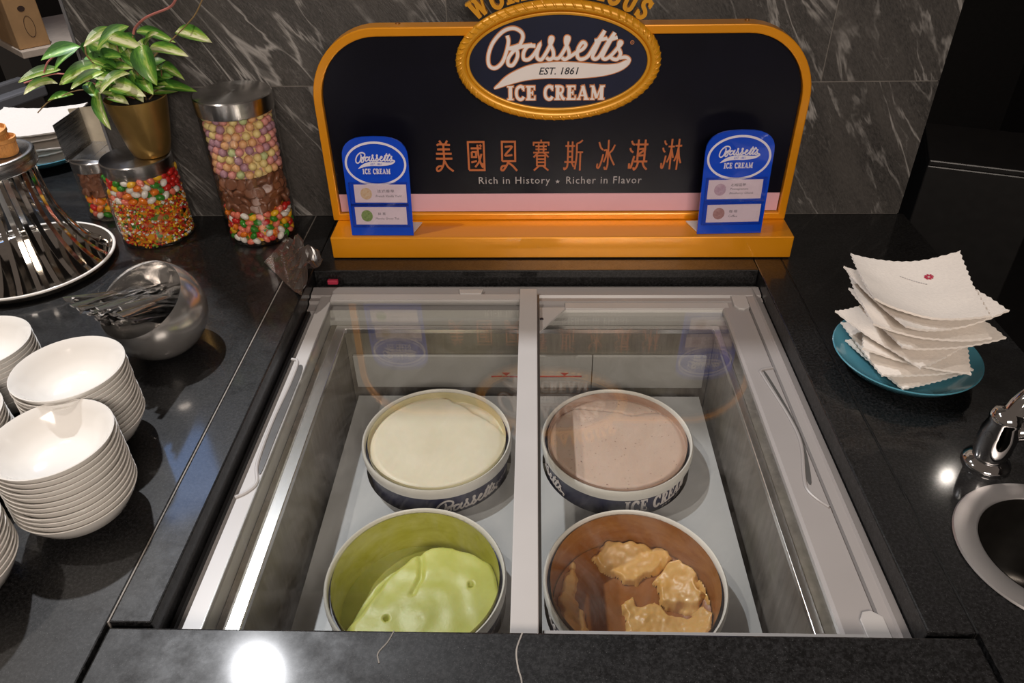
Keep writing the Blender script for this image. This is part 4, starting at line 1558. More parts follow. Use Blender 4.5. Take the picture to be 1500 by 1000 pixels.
# ------------------------------------------------------------------ white bowls in stacks
prof = [(0, 0.0), (0.028, 0.0), (0.032, 0.003), (0.040, 0.006), (0.056, 0.020), (0.066, 0.036), (0.0695, 0.0435), (0.0703, 0.0456), (0.0692, 0.0462), (0.0655, 0.0430), (0.060, 0.0350), (0.0510, 0.0215), (0.040, 0.0105), (0.028, 0.0068), (0, 0.0062)]
bm = bmesh.new()
lathe(bm, prof, 56)
proto = fin('white_bowl', bm, M_ceramic, smooth=True, sharp=60)
STACKS = [('front', -0.560, 0.634, 12, 0.0068, (-0.0009, 0.0011), 'of the big stack nearest the freezer'),
          ('back', -0.606, 0.766, 13, 0.0068, (-0.0004, 0.0004), 'of the stack beside the spoon bowl'),
          ('farleft', -0.782, 0.842, 11, 0.0068, (0, 0), 'of the left edge stack below the cone stand'),
          ('midleft', -0.738, 0.690, 10, 0.0068, (-0.0003, 0.0002), 'of the half hidden stack at the left edge'),
          ('low', -0.648, 0.520, 13, 0.0068, (-0.0005, 0.0004), 'of the lowest stack at the left edge')]
ORD = ['topmost', 'second from the top', 'third from the top', 'fourth from the top', 'fifth from the top', 'sixth from the top', 'seventh from the top', 'eighth from the top',
       'ninth from the top', 'tenth from the top', 'eleventh from the top', 'twelfth from the top', 'thirteenth from the top']
first = True
for (nm, x, y, n, sp, lean, where) in STACKS:
    for k in range(n):
        o = proto if first else proto.copy()
        if not first:
            COL.objects.link(o)
        first = False
        o.location = (x + lean[0] * k + random.uniform(-0.0006, 0.0006), y + lean[1] * k + random.uniform(-0.0006, 0.0006), 0.0004 + k * sp)
        o.rotation_euler = (0, 0, random.uniform(0, 6))
        r = n - 1 - k
        tag(o, 'white bowl, %s %s' % ('bottom one' if k == 0 else ORD[r], where), 'bowl', 'stacked white bowls, %s stack' % {'front': 'nearest', 'back': 'rear', 'farleft': 'upper left', 'midleft': 'middle left', 'low': 'lower left'}[nm])

# ------------------------------------------------------------------ slanted steel bowl of spoons
bx, by, R = -0.600, 0.988, 0.079
CZ = 0.072
sb = thing('slanted_steel_bowl', 'round shiny steel bowl with a slanted mouth, full of small spoons', 'bowl', (bx, by, 0))
nrm = Vector((-0.20, -0.44, 0.868)).normalized()
rot = Vector((0, 0, 1)).rotation_difference(nrm).to_matrix().to_4x4()
M = Matrix.Translation((0, 0, CZ)) @ rot
pr = []
a0_ = math.radians(63)
for i in range(0, 25):
    a = PI - (PI - a0_) * i / 24
    pr.append((R * math.sin(a), R * math.cos(a)))
pr2 = [(p[0] * 0.972, p[1] * 0.972) for p in pr][::-1]
bm = bmesh.new()
lathe(bm, pr + [(pr[-1][0] * 0.99, pr[-1][1] + 0.0012)] + pr2, 64, M)
for v_ in bm.verts:
    if v_.co.z < 0.001:
        v_.co.z = 0.001
fin('bowl_shell', bm, M_bowlsteel, sb, smooth=True, sharp=70)
# spoon
bm = bmesh.new()
sp_pts = [(-0.062, 0, 0.0015), (-0.050, 0, 0.0018), (-0.025, 0, 0.003), (0.005, 0, 0.004), (0.022, 0, 0.001), (0.030, 0, 0)]
wid = [0.0042, 0.0046, 0.0034, 0.0026, 0.0022, 0.0024]
rows = []
for (p, w_) in zip(sp_pts, wid):
    rows.append([bm.verts.new((p[0], s * w_, p[2] + zz)) for (s, zz) in ((-1, 0), (0, 0.0012), (1, 0), (0, -0.0010))])
for a, b2 in zip(rows, rows[1:]):
    for k in range(4):
        bm.faces.new((a[k], a[(k + 1) % 4], b2[(k + 1) % 4], b2[k]))
bm.faces.new(rows[0])
handle_me = None
prev = rows[-1]
for (dx, w_, dz) in ((0.036, 0.0075, -0.0015), (0.044, 0.0105, -0.003), (0.053, 0.0098, -0.0028), (0.060, 0.0055, -0.0008), (0.0625, 0.001, 0)):
    cur = [bm.verts.new((dx, -w_, 0.0006)), bm.verts.new((dx, 0, dz + 0.0006)), bm.verts.new((dx, w_, 0.0006)), bm.verts.new((dx, 0, dz - 0.0006))]
    for k in range(4):
        bm.faces.new((prev[k], prev[(k + 1) % 4], cur[(k + 1) % 4], cur[k]))
    prev = cur
bm.faces.new(prev[::-1])
spoon = fin('dessert_spoon', bm, M_spoon, smooth=True, sharp=60)
tag(spoon, 'small steel dessert spoon in the pile in the slanted steel bowl', 'spoon', 'spoons in the slanted steel bowl')
C0 = Vector((bx, by, CZ))
random.seed(11)
cnt = 0
dirm = Vector((-0.30, -0.95, 0.0)).normalized()
side = Vector((-dirm.y, dirm.x, 0))
# heads rest on the bowl's floor and far wall, handles lie fanned over the low front left lip
for layer in range(8):
    for k in range(-6, 6):
        lat = 0.002 + k * 0.0098 + random.uniform(-0.003, 0.003)
        lip = Vector((lat * 0.85, 0.058 - 6.0 * lat * lat, 0))
        p_lip = C0 + side * lip.x + dirm * lip.y + Vector((0, 0, 0.013 + 0.0050 * layer + random.uniform(-0.002, 0.002)))
        hz = -0.038 + layer * 0.0085 + random.uniform(-0.004, 0.004)
        hx_ = lat * 0.75 + random.uniform(-0.012, 0.012)
        rad2 = (R - 0.009) ** 2 - hz * hz - hx_ * hx_
        if rad2 < 0.02 ** 2:
            continue
        p_head = C0 + side * hx_ - dirm * min(math.sqrt(rad2), 0.052 + random.uniform(-0.02, 0.0)) * 0.8 + Vector((0, 0, hz))
        d = (p_lip - p_head).normalized()
        d = (d + side * random.uniform(-0.14, 0.14)).normalized()
        c = p_head + d * (0.062 + random.uniform(-0.006, 0.016))
        if layer >= 6 and k < 0 and random.random() < 0.8:
            # a few lie the other way, heads showing
            d = -(d + side * random.uniform(-0.5, 0.1)).normalized()
            c = C0 + side * (lat * 0.8) + Vector((0, 0, 0.014 + 0.005 * (layer - 6))) - dirm * 0.012
        o = spoon if cnt == 0 else spoon.copy()
        if cnt:
            COL.objects.link(o)
        cnt += 1
        o.rotation_mode = 'QUATERNION'
        o.rotation_quaternion = (-d).to_track_quat('X', 'Z') @ Euler((random.uniform(-0.6, 0.6), 0, 0)).to_quaternion()
        o.location = c
        o.scale = (1.12, 1.3, 1.4)

# ------------------------------------------------------------------ candy jars
def jar(name, label, x, y, r, h, lid_h, lid_r):
    t = thing(name, label, 'jar', (x, y, 0.0008), 0, 'glass candy jars by the wall')
    bm = bmesh.new()
    lathe(bm, [(0, 0.0), (r * 0.93, 0.0), (r * 0.985, 0.003), (r, 0.010), (r, h - 0.012), (r * 0.97, h - 0.003), (r * 0.96, h)], 56)
    lathe(bm, [(r * 0.93, h), (r * 0.945, h - 0.01), (r - 0.0025, h - 0.016), (r - 0.0025, 0.012), (r * 0.95, 0.005), (0, 0.004)], 56)
    fin('glass_body', bm, M_jar, t, smooth=True, sharp=60)
    l = latheo('lid', [(lid_r * 0.99, h - 0.0045), (lid_r, h - 0.003), (lid_r, h + lid_h - 0.002), (lid_r - 0.002, h + lid_h), (lid_r * 0.5, h + lid_h + 0.0006), (0, h + lid_h + 0.0008), ], M_lidsteel, t, 64, sharp=30)
    return t


# lids show the anisotropic glint of turned metal
m, nt, b, tc = nmat('turned_steel', 0.26, 1.0)
b.inputs['Base Color'].default_value = (0.58, 0.56, 0.54, 1)
b.inputs['Anisotropic'].default_value = 0.8
b.inputs['Anisotropic Rotation'].default_value = 0.25
tg = nt.nodes.new('ShaderNodeTangent')
tg.direction_type = 'RADIAL'
tg.axis = 'Z'
nt.links.new(tg.outputs[0], b.inputs['Tangent'])
nn_ = texnoise(nt, mapping(nt, tc.outputs['Object'], scale=(60, 60, 300)), 1.0, 3)
nt.links.new(ramp(nt, nn_, [(0.3, (0.5, 0.485, 0.47)), (0.7, (0.62, 0.60, 0.585))]), b.inputs['Base Color'])
M_lidsteel = m

TJ = (-0.556, 1.386, 0.0695, 0.262)
SJ = (-0.772, 1.383, 0.0735, 0.146)
BJ = (-0.912, 1.482, 0.050, 0.112)
jar('tall_candy_jar', 'tall glass jar of pastel balls, chocolates and jelly beans with a steel lid', *TJ, 0.026, 0.0715)
jar('short_candy_jar', 'short wide glass jar of jelly beans and tiny sprinkles under the plant', *SJ, 0.022, 0.066)
jar('small_candy_jar', 'small glass jar of chocolates and jelly beans behind the cone stand', *BJ, 0.018, 0.050)


def sphere_mesh(name, r, sx=1, sy=1, sz=1, u=10, v=7):
    bm = bmesh.new()
    bmesh.ops.create_uvsphere(bm, u_segments=u, v_segments=v, radius=r)
    bmesh.ops.scale(bm, vec=(sx, sy, sz), verts=bm.verts)
    me = bpy.data.meshes.new(name)
    bm.to_mesh(me)
    bm.free()
    me.polygons.foreach_set('use_smooth', [True] * len(me.polygons))
    return me


def candies(jarp, r, step, z0, z1, kinds, mk, lab, cat, name, group, jit, a0, a1, drop=None):
    x, y = jarp[0], jarp[1]
    R_ = jarp[2] - 0.0035 - r
    nrow = max(1, int(round((z1 - z0) / (step * 0.87))))
    n = int((math.radians(a1 - a0)) * R_ / step)
    keys = list(kinds)
    tx = math.atan2(0.0 - y, 0.0 - x)
    meshes = {}
    for q in range(nrow):
        z = z0 + r + (z1 - z0 - 2 * r) * (q / max(1, nrow - 1))
        for k in range(n):
            a = tx + math.radians(a0 + (a1 - a0) * (k + 0.5 * (q % 2)) / n) + random.uniform(-jit, jit) / R_
            key = random.choice(keys)
            if key not in meshes:
                meshes[key] = mk(key)
            o = bpy.data.objects.new(name, meshes[key])
            COL.objects.link(o)
            rr = R_ + random.uniform(-jit * 1.2, 0)
            o.location = (x + rr * math.cos(a), y + rr * math.sin(a), z + random.uniform(-jit, jit) * 0.6)
            if drop:
                o.rotation_euler = (random.uniform(-drop, drop), random.uniform(-drop, drop), a + PI / 2 + random.uniform(-drop, drop) * 0.5)
            tag(o, lab(key), cat, group)


def mkball(key):
    me = sphere_mesh('pastel_ball', 0.0080, u=12, v=8)
    me.materials.append(M_ball[key])
    return me


def mkbean(r):
    def f(key):
        me = sphere_mesh('jelly_bean', r, 1.45, 0.95, 0.95, 10, 7)
        me.materials.append(M_bean[key])
        return me
    return f


def mkchoc(key):
    bm = bmesh.new()
    n = 18
    for (k, zz) in ((0, 0), (1, 1)):
        pass
    pr_ = [(0, -0.0045), (0.011, -0.0045), (0.0135, -0.002), (0.0135, 0.002), (0.0115, 0.0035), (0.0095, 0.0045), (0.007, 0.0036), (0.0045, 0.0048), (0.002, 0.0038), (0, 0.005)]
    lathe(bm, pr_, n)
    bmesh.ops.rotate(bm, verts=bm.verts, matrix=Matrix.Rotation(PI / 2, 3, 'X'))
    bmesh.ops.scale(bm, vec=(1.0, 1.0, 0.85), verts=bm.verts)
    me = bpy.data.meshes.new('chocolate')
    bm.to_mesh(me)
    bm.free()
    me.polygons.foreach_set('use_smooth', [True] * len(me.polygons))
    me.materials.append(M_choc)
    return me


random.seed(5)
candies(TJ, 0.0080, 0.0164, 0.142, 0.261, ['pale yellow'] * 3 + ['pink'] * 3 + ['mauve'] * 3 + ['peach'] * 3 + ['pale green'], mkball, lambda k: k + ' candy ball in the top layer of the tall jar', 'candy', 'candy_ball', 'pastel candy balls in the tall jar', 0.0024, -105, 105)
candies(TJ, 0.0085, 0.0180, 0.072, 0.138, ['c'], mkchoc, lambda k: 'ridged milk chocolate in the middle layer of the tall jar', 'candy', 'chocolate', 'chocolates in the tall jar', 0.004, -105, 105, 1.0)
candies(TJ, 0.0062, 0.0150, 0.006, 0.070, BEAN, mkbean(0.0064), lambda k: k + ' jelly bean in the bottom layer of the tall jar', 'candy', 'jelly_bean', 'jelly beans in the tall jar', 0.003, -105, 105, 1.1)
candies(SJ, 0.0066, 0.0160, 0.094, 0.145, BEAN, mkbean(0.0068), lambda k: k + ' jelly bean above the sprinkles in the short jar', 'candy', 'jelly_bean', 'jelly beans in the short jar', 0.003, -100, 105, 1.1)
candies(BJ, 0.0085, 0.0175, 0.052, 0.110, ['c'], mkchoc, lambda k: 'ridged milk chocolate in the small jar behind the cone stand', 'candy', 'chocolate', 'chocolates in the small jar', 0.004, -95, 95, 1.0)
candies(BJ, 0.0066, 0.0160, 0.006, 0.050, BEAN, mkbean(0.0068), lambda k: k + ' jelly bean at the bottom of the small jar', 'candy', 'jelly_bean', 'jelly beans in the small jar', 0.003, -95, 95, 1.1)
# sprinkles: far too many to count
bm = bmesh.new()
tx = math.atan2(-SJ[1], -SJ[0])
for q in range(17):
    z = 0.0085 + q * 0.0052
    for k in range(50):
        a = tx + math.radians(-100 + 205 * (k + 0.5 * (q % 2) + random.uniform(-.3, .3)) / 50)
        rr = SJ[2] - 0.0070 - random.uniform(0, 0.0012)
        z += random.uniform(-0.0035, 0.0035) if q else 0.0
        s = random.uniform(0.0026, 0.0040)
        Mx = Matrix.Translation((SJ[0] + rr * math.cos(a), SJ[1] + rr * math.sin(a), z)) @ Euler((random.uniform(0, 6), random.uniform(0, 6), random.uniform(0, 6))).to_matrix().to_4x4() @ Matrix.Diagonal((s, s, s * random.choice((0.6, 1.0)), 1))
        bmesh.ops.create_icosphere(bm, subdivisions=1, radius=1.0, matrix=Mx) if False else None
        vs = [bm.verts.new(Mx @ Vector(p)) for p in ((1, 0, 0), (-1, 0, 0), (0, 1, 0), (0, -1, 0), (0, 0, 1), (0, 0, -1))]
        for f in ((0, 2, 4), (2, 1, 4), (1, 3, 4), (3, 0, 4), (2, 0, 5), (1, 2, 5), (3, 1, 5), (0, 3, 5)):
            bm.faces.new([vs[i] for i in f])
so = fin('sugar_sprinkles', bm, M_sprk)
tag(so, 'tiny red, yellow, green and white sprinkles filling the short jar', 'candy', None, 'stuff')


def core(jarp, z0, z1, col, nm, label):
    m, nt, b, tc = nmat(nm + '_grain', 0.5)
    vo = nt.nodes.new('ShaderNodeTexVoronoi')
    vo.inputs['Scale'].default_value = 110
    nt.links.new(tc.outputs['Object'], vo.inputs['Vector'])
    hs = nt.nodes.new('ShaderNodeSeparateColor')
    nt.links.new(vo.outputs['Color'], hs.inputs[0])
    st_ = [(i / len(col), c) for i, c in enumerate(col)]
    nt.links.new(ramp(nt, hs.outputs[0], st_), b.inputs['Base Color'])
    r = jarp[2] - 0.0175
    o = latheo(nm, [(0, z0), (r, z0), (r, z1), (0, z1)], m, None, 32)
    o.location = (jarp[0], jarp[1], 0)
    tag(o, label, 'candy', None, 'stuff')


BC = [BEAN[k] for k in ('red', 'orange', 'yellow', 'coral', 'green')]
core(TJ, 0.140, 0.255, [BALL[k] for k in ('pink', 'mauve', 'peach', 'pale yellow')], 'packed_pastel_balls', 'tightly packed pastel balls deep inside the tall jar')
core(TJ, 0.072, 0.139, [(0.10, 0.04, 0.02), (0.15, 0.06, 0.03)], 'packed_chocolates', 'packed chocolates deep inside the tall jar')
core(TJ, 0.007, 0.071, BC, 'packed_jelly_beans', 'packed jelly beans deep inside the tall jar')
core(SJ, 0.007, 0.138, BC, 'packed_sprinkles', 'packed sprinkles and beans deep inside the short jar')
core(BJ, 0.052, 0.106, [(0.10, 0.04, 0.02), (0.15, 0.06, 0.03)], 'packed_chocolates', 'packed chocolates deep inside the small jar')
core(BJ, 0.007, 0.051, BC, 'packed_jelly_beans', 'packed jelly beans deep inside the small jar')

# ------------------------------------------------------------------ plant in a brass vase on the short jar's lid
VX, VY, VZ = -0.740, 1.390, 0.1700
pl = thing('potted_plant', 'variegated trailing plant in a brass vase standing on the short candy jar', 'plant', (VX, VY, VZ))
latheo('vase', [(0, 0.0), (0.030, 0.0), (0.0345, 0.004), (0.040, 0.022), (0.047, 0.058), (0.0525, 0.090), (0.0555, 0.110), (0.0545, 0.1115), (0.0525, 0.109), (0.049, 0.088), (0.044, 0.058), (0, 0.054)], M_vase, pl, 48)
latheo('soil', [(0.0502, 0.098), (0.035, 0.101), (0, 0.103)], M_soil, pl, 32)
LEAVES = [(-0.793, 1.36, 0.378, -0.845, 1.325, 0.368, 0.0234), (-0.812, 1.38, 0.369, -0.844, 1.345, 0.346, 0.0117), (-0.844, 1.36, 0.339, -0.899, 1.325, 0.33, 0.0169), (-0.852, 1.35, 0.318, -0.892, 1.315, 0.315, 0.0182), (-0.829, 1.35, 0.298, -0.855, 1.315, 0.3, 0.013), (-0.774, 1.38, 0.34, -0.841, 1.345, 0.322, 0.026), (-0.767, 1.36, 0.334, -0.811, 1.325, 0.318, 0.0182), (-0.716, 1.35, 0.334, -0.757, 1.315, 0.316, 0.0156), (-0.761, 1.43, 0.391, -0.804, 1.395, 0.372, 0.0182), (-0.728, 1.42, 0.397, -0.776, 1.385, 0.372, 0.0221), (-0.754, 1.39, 0.384, -0.685, 1.355, 0.376, 0.0208), (-0.685, 1.36, 0.38, -0.664, 1.325, 0.328, 0.0325), (-0.683, 1.38, 0.367, -0.607, 1.345, 0.367, 0.0195), (-0.727, 1.44, 0.383, -0.652, 1.405, 0.377, 0.0169), (-0.645, 1.42, 0.387, -0.575, 1.385, 0.378, 0.0221), (-0.676, 1.39, 0.331, -0.628, 1.355, 0.326, 0.0156), (-0.701, 1.4, 0.296, -0.618, 1.365, 0.299, 0.0169), (-0.768, 1.37, 0.309, -0.699, 1.335, 0.303, 0.0247), (-0.775, 1.36, 0.289, -0.724, 1.325, 0.289, 0.0182), (-0.787, 1.36, 0.299, -0.772, 1.325, 0.248, 0.0182), (-0.799, 1.37, 0.302, -0.78, 1.335, 0.272, 0.013), (-0.728, 1.39, 0.365, -0.703, 1.355, 0.345, 0.0234), (-0.816, 1.41, 0.349, -0.774, 1.375, 0.334, 0.0208), (-0.787, 1.4, 0.339, -0.726, 1.365, 0.36, 0.0182), (-0.687, 1.38, 0.374, -0.646, 1.345, 0.403, 0.0117), (-0.768, 1.39, 0.325, -0.716, 1.355, 0.344, 0.0169), (-0.715, 1.38, 0.32, -0.684, 1.345, 0.301, 0.0208), (-0.812, 1.44, 0.365, -0.747, 1.405, 0.342, 0.0364), (-0.754, 1.39, 0.31, -0.711, 1.355, 0.286, 0.0234), (-0.812, 1.37, 0.312, -0.781, 1.335, 0.298, 0.0156), (-0.738, 1.45, 0.361, -0.706, 1.415, 0.351, 0.026), (-0.828, 1.45, 0.362, -0.813, 1.415, 0.342, 0.0182), (-0.76, 1.45, 0.374, -0.722, 1.415, 0.363, 0.0182), (-0.732, 1.4, 0.329, -0.71, 1.365, 0.31, 0.0208), (-0.7, 1.41, 0.326, -0.708, 1.375, 0.297, 0.0182), (-0.792, 1.4, 0.315, -0.763, 1.365, 0.293, 0.026), (-0.774, 1.45, 0.362, -0.748, 1.415, 0.329, 0.0312), (-0.805, 1.44, 0.348, -0.777, 1.405, 0.313, 0.0286), (-0.75, 1.43, 0.338, -0.713, 1.395, 0.315, 0.026), (-0.842, 1.42, 0.316, -0.789, 1.385, 0.312, 0.0208)]
random.seed(3)


def leaf_mesh(curl, fold, k):
    bm = bmesh.new()
    n = 10
    rows = []
    for i in range(n + 1):
        t = i / n
        w_ = math.sin(PI * t ** 0.82) ** 0.8 if 0 < t < 1 else 0.0
        if i == n:
            w_ = 0.02
        if i == 0:
            w_ = 0.05
        z = curl * (t - t * t) * 2 - curl * 0.5 * t * t
        rows.append([bm.verts.new((t, s * w_ * 0.5, z + fold * abs(s) * w_ * 0.5 + (0.02 * math.sin(7 * t + s * 2 + k) * abs(s)))) for s in (-1, -0.5, 0, 0.5, 1)])
    for a, b2 in zip(rows, rows[1:]):
        for j in range(4):
            bm.faces.new((a[j], a[j + 1], b2[j + 1], b2[j]))
    me = bpy.data.meshes.new('leaf')
    bm.to_mesh(me)
    bm.free()
    me.polygons.foreach_set('use_smooth', [True] * len(me.polygons))
    me.materials.append(M_leaf)
    return me


LM = [leaf_mesh(c, f, k) for k, (c, f) in enumerate(((0.10, 0.35), (0.22, 0.25), (0.05, 0.45), (0.30, 0.5)))]
extra = []
for i in range(26):
    a = random.uniform(0, 2 * PI)
    b0 = Vector((VX + 0.02 * math.cos(a), VY + 0.005 + 0.02 * math.sin(a), VZ + random.uniform(0.115, 0.16)))
    d_ = Vector((math.cos(a) * random.uniform(0.03, 0.06), math.sin(a) * 0.032, random.uniform(-0.012, 0.03)))
    e_ = b0 + d_
    extra.append((*b0, e_.x, min(e_.y, 1.452), e_.z, random.uniform(0.018, 0.026)))
for i, (ax, ay, az, tx_, ty, tz, w_) in enumerate(LEAVES + extra):
    a, c = Vector((ax, ay, az)), Vector((tx_, ty, tz))
    d = c - a
    L = d.length
    xax = d.normalized()
    ref = Vector((random.uniform(-0.25, 0.25), -0.62 + random.uniform(-0.25, 0.25), 0.75))
    zax = (ref - xax * ref.dot(xax)).normalized()
    yax = zax.cross(xax)
    Mx = Matrix(((xax.x, yax.x, zax.x, a.x - VX), (xax.y, yax.y, zax.y, a.y - VY), (xax.z, yax.z, zax.z, a.z - VZ), (0, 0, 0, 1)))
    o = bpy.data.objects.new('leaf', LM[i % 4])
    COL.objects.link(o)
    o.parent = pl
    o.matrix_local = Mx @ Matrix.Diagonal((L * 1.08, w_ * 1.32, L * 0.7, 1))
VINES = [([(-0.714, 1.4, 0.388), (-0.706, 1.4, 0.4), (-0.676, 1.39, 0.419), (-0.628, 1.38, 0.436), (-0.609, 1.37, 0.45), (-0.598, 1.37, 0.466)], M_pinkstem, 0.0021),
         ([(-0.658, 1.4, 0.37), (-0.638, 1.4, 0.385), (-0.619, 1.4, 0.399), (-0.595, 1.4, 0.419), (-0.576, 1.4, 0.443), (-0.568, 1.4, 0.456)], M_stem, 0.0011),
         ([(-0.863, 1.34, 0.34), (-0.845, 1.34, 0.361), (-0.82, 1.36, 0.372)], M_pinkstem, 0.0014), ([(-0.791, 1.37, 0.376), (-0.793, 1.37, 0.359), (-0.78, 1.38, 0.33), (-0.75, 1.395, 0.28)], M_stem, 0.0015),
         ([(-0.728, 1.39, 0.272), (-0.716, 1.38, 0.31), (-0.719, 1.38, 0.346), (-0.716, 1.40, 0.385)], M_stem, 0.0016), ([(-0.724, 1.395, 0.272), (-0.704, 1.37, 0.319), (-0.690, 1.38, 0.345), (-0.66, 1.4, 0.37)], M_stem, 0.0015),
         ([(-0.899, 1.33, 0.325), (-0.845, 1.35, 0.335), (-0.806, 1.37, 0.314), (-0.745, 1.395, 0.275)], M_pinkstem, 0.0013), ([(-0.895, 1.33, 0.272), (-0.869, 1.33, 0.291), (-0.848, 1.33, 0.299), (-0.81, 1.355, 0.305), (-0.75, 1.395, 0.278)], M_stem, 0.001),
         ([(-0.733, 1.40, 0.272), (-0.75, 1.40, 0.33), (-0.76, 1.42, 0.385)], M_stem, 0.0015), ([(-0.72, 1.40, 0.272), (-0.69, 1.40, 0.30), (-0.676, 1.39, 0.331)], M_stem, 0.0012)]
for pts, m_, r in VINES:
    bm = bmesh.new()
    tube(bm, [Vector(p) - Vector((VX, VY, VZ)) for p in crom(pts, 5)], r, 7)
    fin('vine', bm, m_, pl, smooth=True)

# bent steel plate lying on the small jar
bt = thing('bent_steel_plate', 'bent stainless plate standing open on the small jar lid', 'plate', (-0.955, 1.500, 0.1312), math.radians(90))
bm = bmesh.new()
box(bm, -0.050, 0.056, -0.0005, 0.0010, 0.0, 0.074)
fin('upright_flap', bm, M_steel, bt)
bm = bmesh.new()
box(bm, -0.048, 0.052, -0.046, -0.001, 0.0, 0.0014)
box(bm, -0.048, 0.052, -0.085, -0.0475, 0.0, 0.0014)
fin('flat_flap', bm, M_steel, bt)

# cream paper bag behind the jars
bm = bmesh.new()
nx, ny = 10, 12
fr, bk = [], []
for j in range(ny + 1):
    rf, rb_ = [], []
    for i in range(nx + 1):
        u, v_ = i / nx, j / ny
        th = 0.022 * (1 - v_ * 0.8) * (1 - (2 * u - 1) ** 2 * 0.8)
        x = -0.045 + 0.09 * u + 0.004 * nz(u, v_, 4, 2)
        rf.append(bm.verts.new((x, -th + 0.006 * nz(u, v_, 5, 7), v_ * 0.19)))
        rb_.append(bm.verts.new((x, th + 0.001, v_ * 0.19)))
    fr.append(rf)
    bk.append(rb_)
for j in range(ny):
    for i in range(nx):
        bm.faces.new((fr[j][i], fr[j][i + 1], fr[j + 1][i + 1], fr[j + 1][i]))
        bm.faces.new((bk[j][i + 1], bk[j][i], bk[j + 1][i], bk[j + 1][i + 1]))
    bm.faces.new((bk[j][0], fr[j][0], fr[j + 1][0], bk[j + 1][0]))
    bm.faces.new((fr[j][nx], bk[j][nx], bk[j + 1][nx], fr[j + 1][nx]))
bg = fin('paper_bag', bm, M_bag, smooth=True, sharp=50)
bg.location = (-0.955, 1.60, 0.001)
bg.rotation_euler = (0, 0, 0.3)
tag(bg, 'upright cream paper bag behind the brass vase, left of the wall end', 'bag')

# ------------------------------------------------------------------ cone stand
cs = thing('cone_stand', 'mirror steel cone holder of curved strips between a flat top and a wide base', 'stand', (-0.965, 1.250, 0.0))
BR = 0.149
latheo('base_tray', [(0, 0.003), (BR - 0.012, 0.003), (BR - 0.004, 0.006), (BR, 0.0165), (BR - 0.003, 0.017), (BR - 0.008, 0.010), (BR - 0.014, 0.0075), (0, 0.0075)], M_mirror, cs, 72)
latheo('tray_edge', [(BR - 0.002, 0.0165), (BR + 0.002, 0.0160), (BR + 0.0025, 0.0185), (BR, 0.0205), (BR - 0.003, 0.0190)], M_ceramic, cs, 72, sharp=70)
TRZ = 0.205
latheo('top_disc', [(0, TRZ - 0.004), (0.076, TRZ - 0.004), (0.078, TRZ - 0.002), (0.078, TRZ + 0.020), (0.0755, TRZ + 0.0225), (0.070, TRZ + 0.0225), (0.067, TRZ + 0.0205), (0, TRZ + 0.0205)], M_steel, cs, 64, sharp=50)
stv = []
for k in range(26):
    a = 2 * PI * k / 26
    prof_ = crom([(0.070, TRZ - 0.004), (0.071, 0.16), (0.078, 0.11), (0.098, 0.06), (0.120, 0.025), (0.137, 0.0095)], 4)
    hw = 0.0042
    bm = bmesh.new()
    rows = []
    for p in prof_:
        c, s = math.cos(a), math.sin(a)
        tx_, ty_ = -s, c
        rows.append([bm.verts.new((p.x * c + tx_ * hw * q, p.x * s + ty_ * hw * q, p.y + o_)) for q, o_ in ((-1, 0), (1, 0))] +
                    [bm.verts.new((p.x * c * 0.985 + tx_ * hw * q, p.x * s * 0.985 + ty_ * hw * q, p.y - 0.0005)) for q in (1, -1)])
    for r0, r1 in zip(rows, rows[1:]):
        for q in range(4):
            bm.faces.new((r0[q], r0[(q + 1) % 4], r1[(q + 1) % 4], r1[q]))
    bm.faces.new(rows[0])
    bm.faces.new(rows[-1][::-1])
    fin('curved_strip', bm, M_mirror, cs, smooth=True, sharp=40)
# wafer cones standing on the disc
bm = bmesh.new()
lathe(bm, [(0, 0.0), (0.019, 0.0), (0.0205, 0.002), (0.0215, 0.022), (0.024, 0.024), (0.0245, 0.030), (0.0225, 0.031), (0.0205, 0.024), (0, 0.02)], 28)
cone = fin('wafer_cup', bm, M_cone, smooth=True, sharp=35)
cone.location = (-0.9265, 1.252, TRZ + 0.021)
tag(cone, 'wafer ice cream cup nearest the rim of the steel cone stand', 'cone', 'wafer cups on the cone stand')
gr = []
bm = bmesh.new()
for i in range(28):
    a = 2 * PI * i / 28
    tube(bm, [(0.0207 * math.cos(a), 0.0207 * math.sin(a), 0.004), (0.0214 * math.cos(a), 0.0214 * math.sin(a), 0.021)], 0.0006, 5)
fin('wafer_ribs', bm, M_cone, cone)
c2 = copy_tree(cone)
c2.location = (-0.979, 1.244, TRZ + 0.021)
tag(c2, 'wafer ice cream cup further in on the steel cone stand', 'cone', 'wafer cups on the cone stand')
c3 = copy_tree(cone)
c3.location = (-0.931, 1.250, TRZ + 0.0375)
c3.rotation_euler = (0.12, -0.1, 0.5)
tag(c3, 'wafer ice cream cup stacked upon the cup nearest the stand rim', 'cone', 'wafer cups on the cone stand')


# ------------------------------------------------------------------ plates with paper napkins
def plate(loc, r, label, m_):
    o = latheo('plate', [(0, 0.0), (r * 0.55, 0.0), (r * 0.60, 0.003), (r * 0.86, 0.013), (r * 0.985, 0.027), (r, 0.0295), (r * 0.985, 0.0305), (r * 0.955, 0.028), (r * 0.84, 0.018), (r * 0.6, 0.0095), (0, 0.008)], m_, None, 64, sharp=60)
    o.location = loc
    tag(o, label, 'plate', 'teal plates under napkins')
    return o


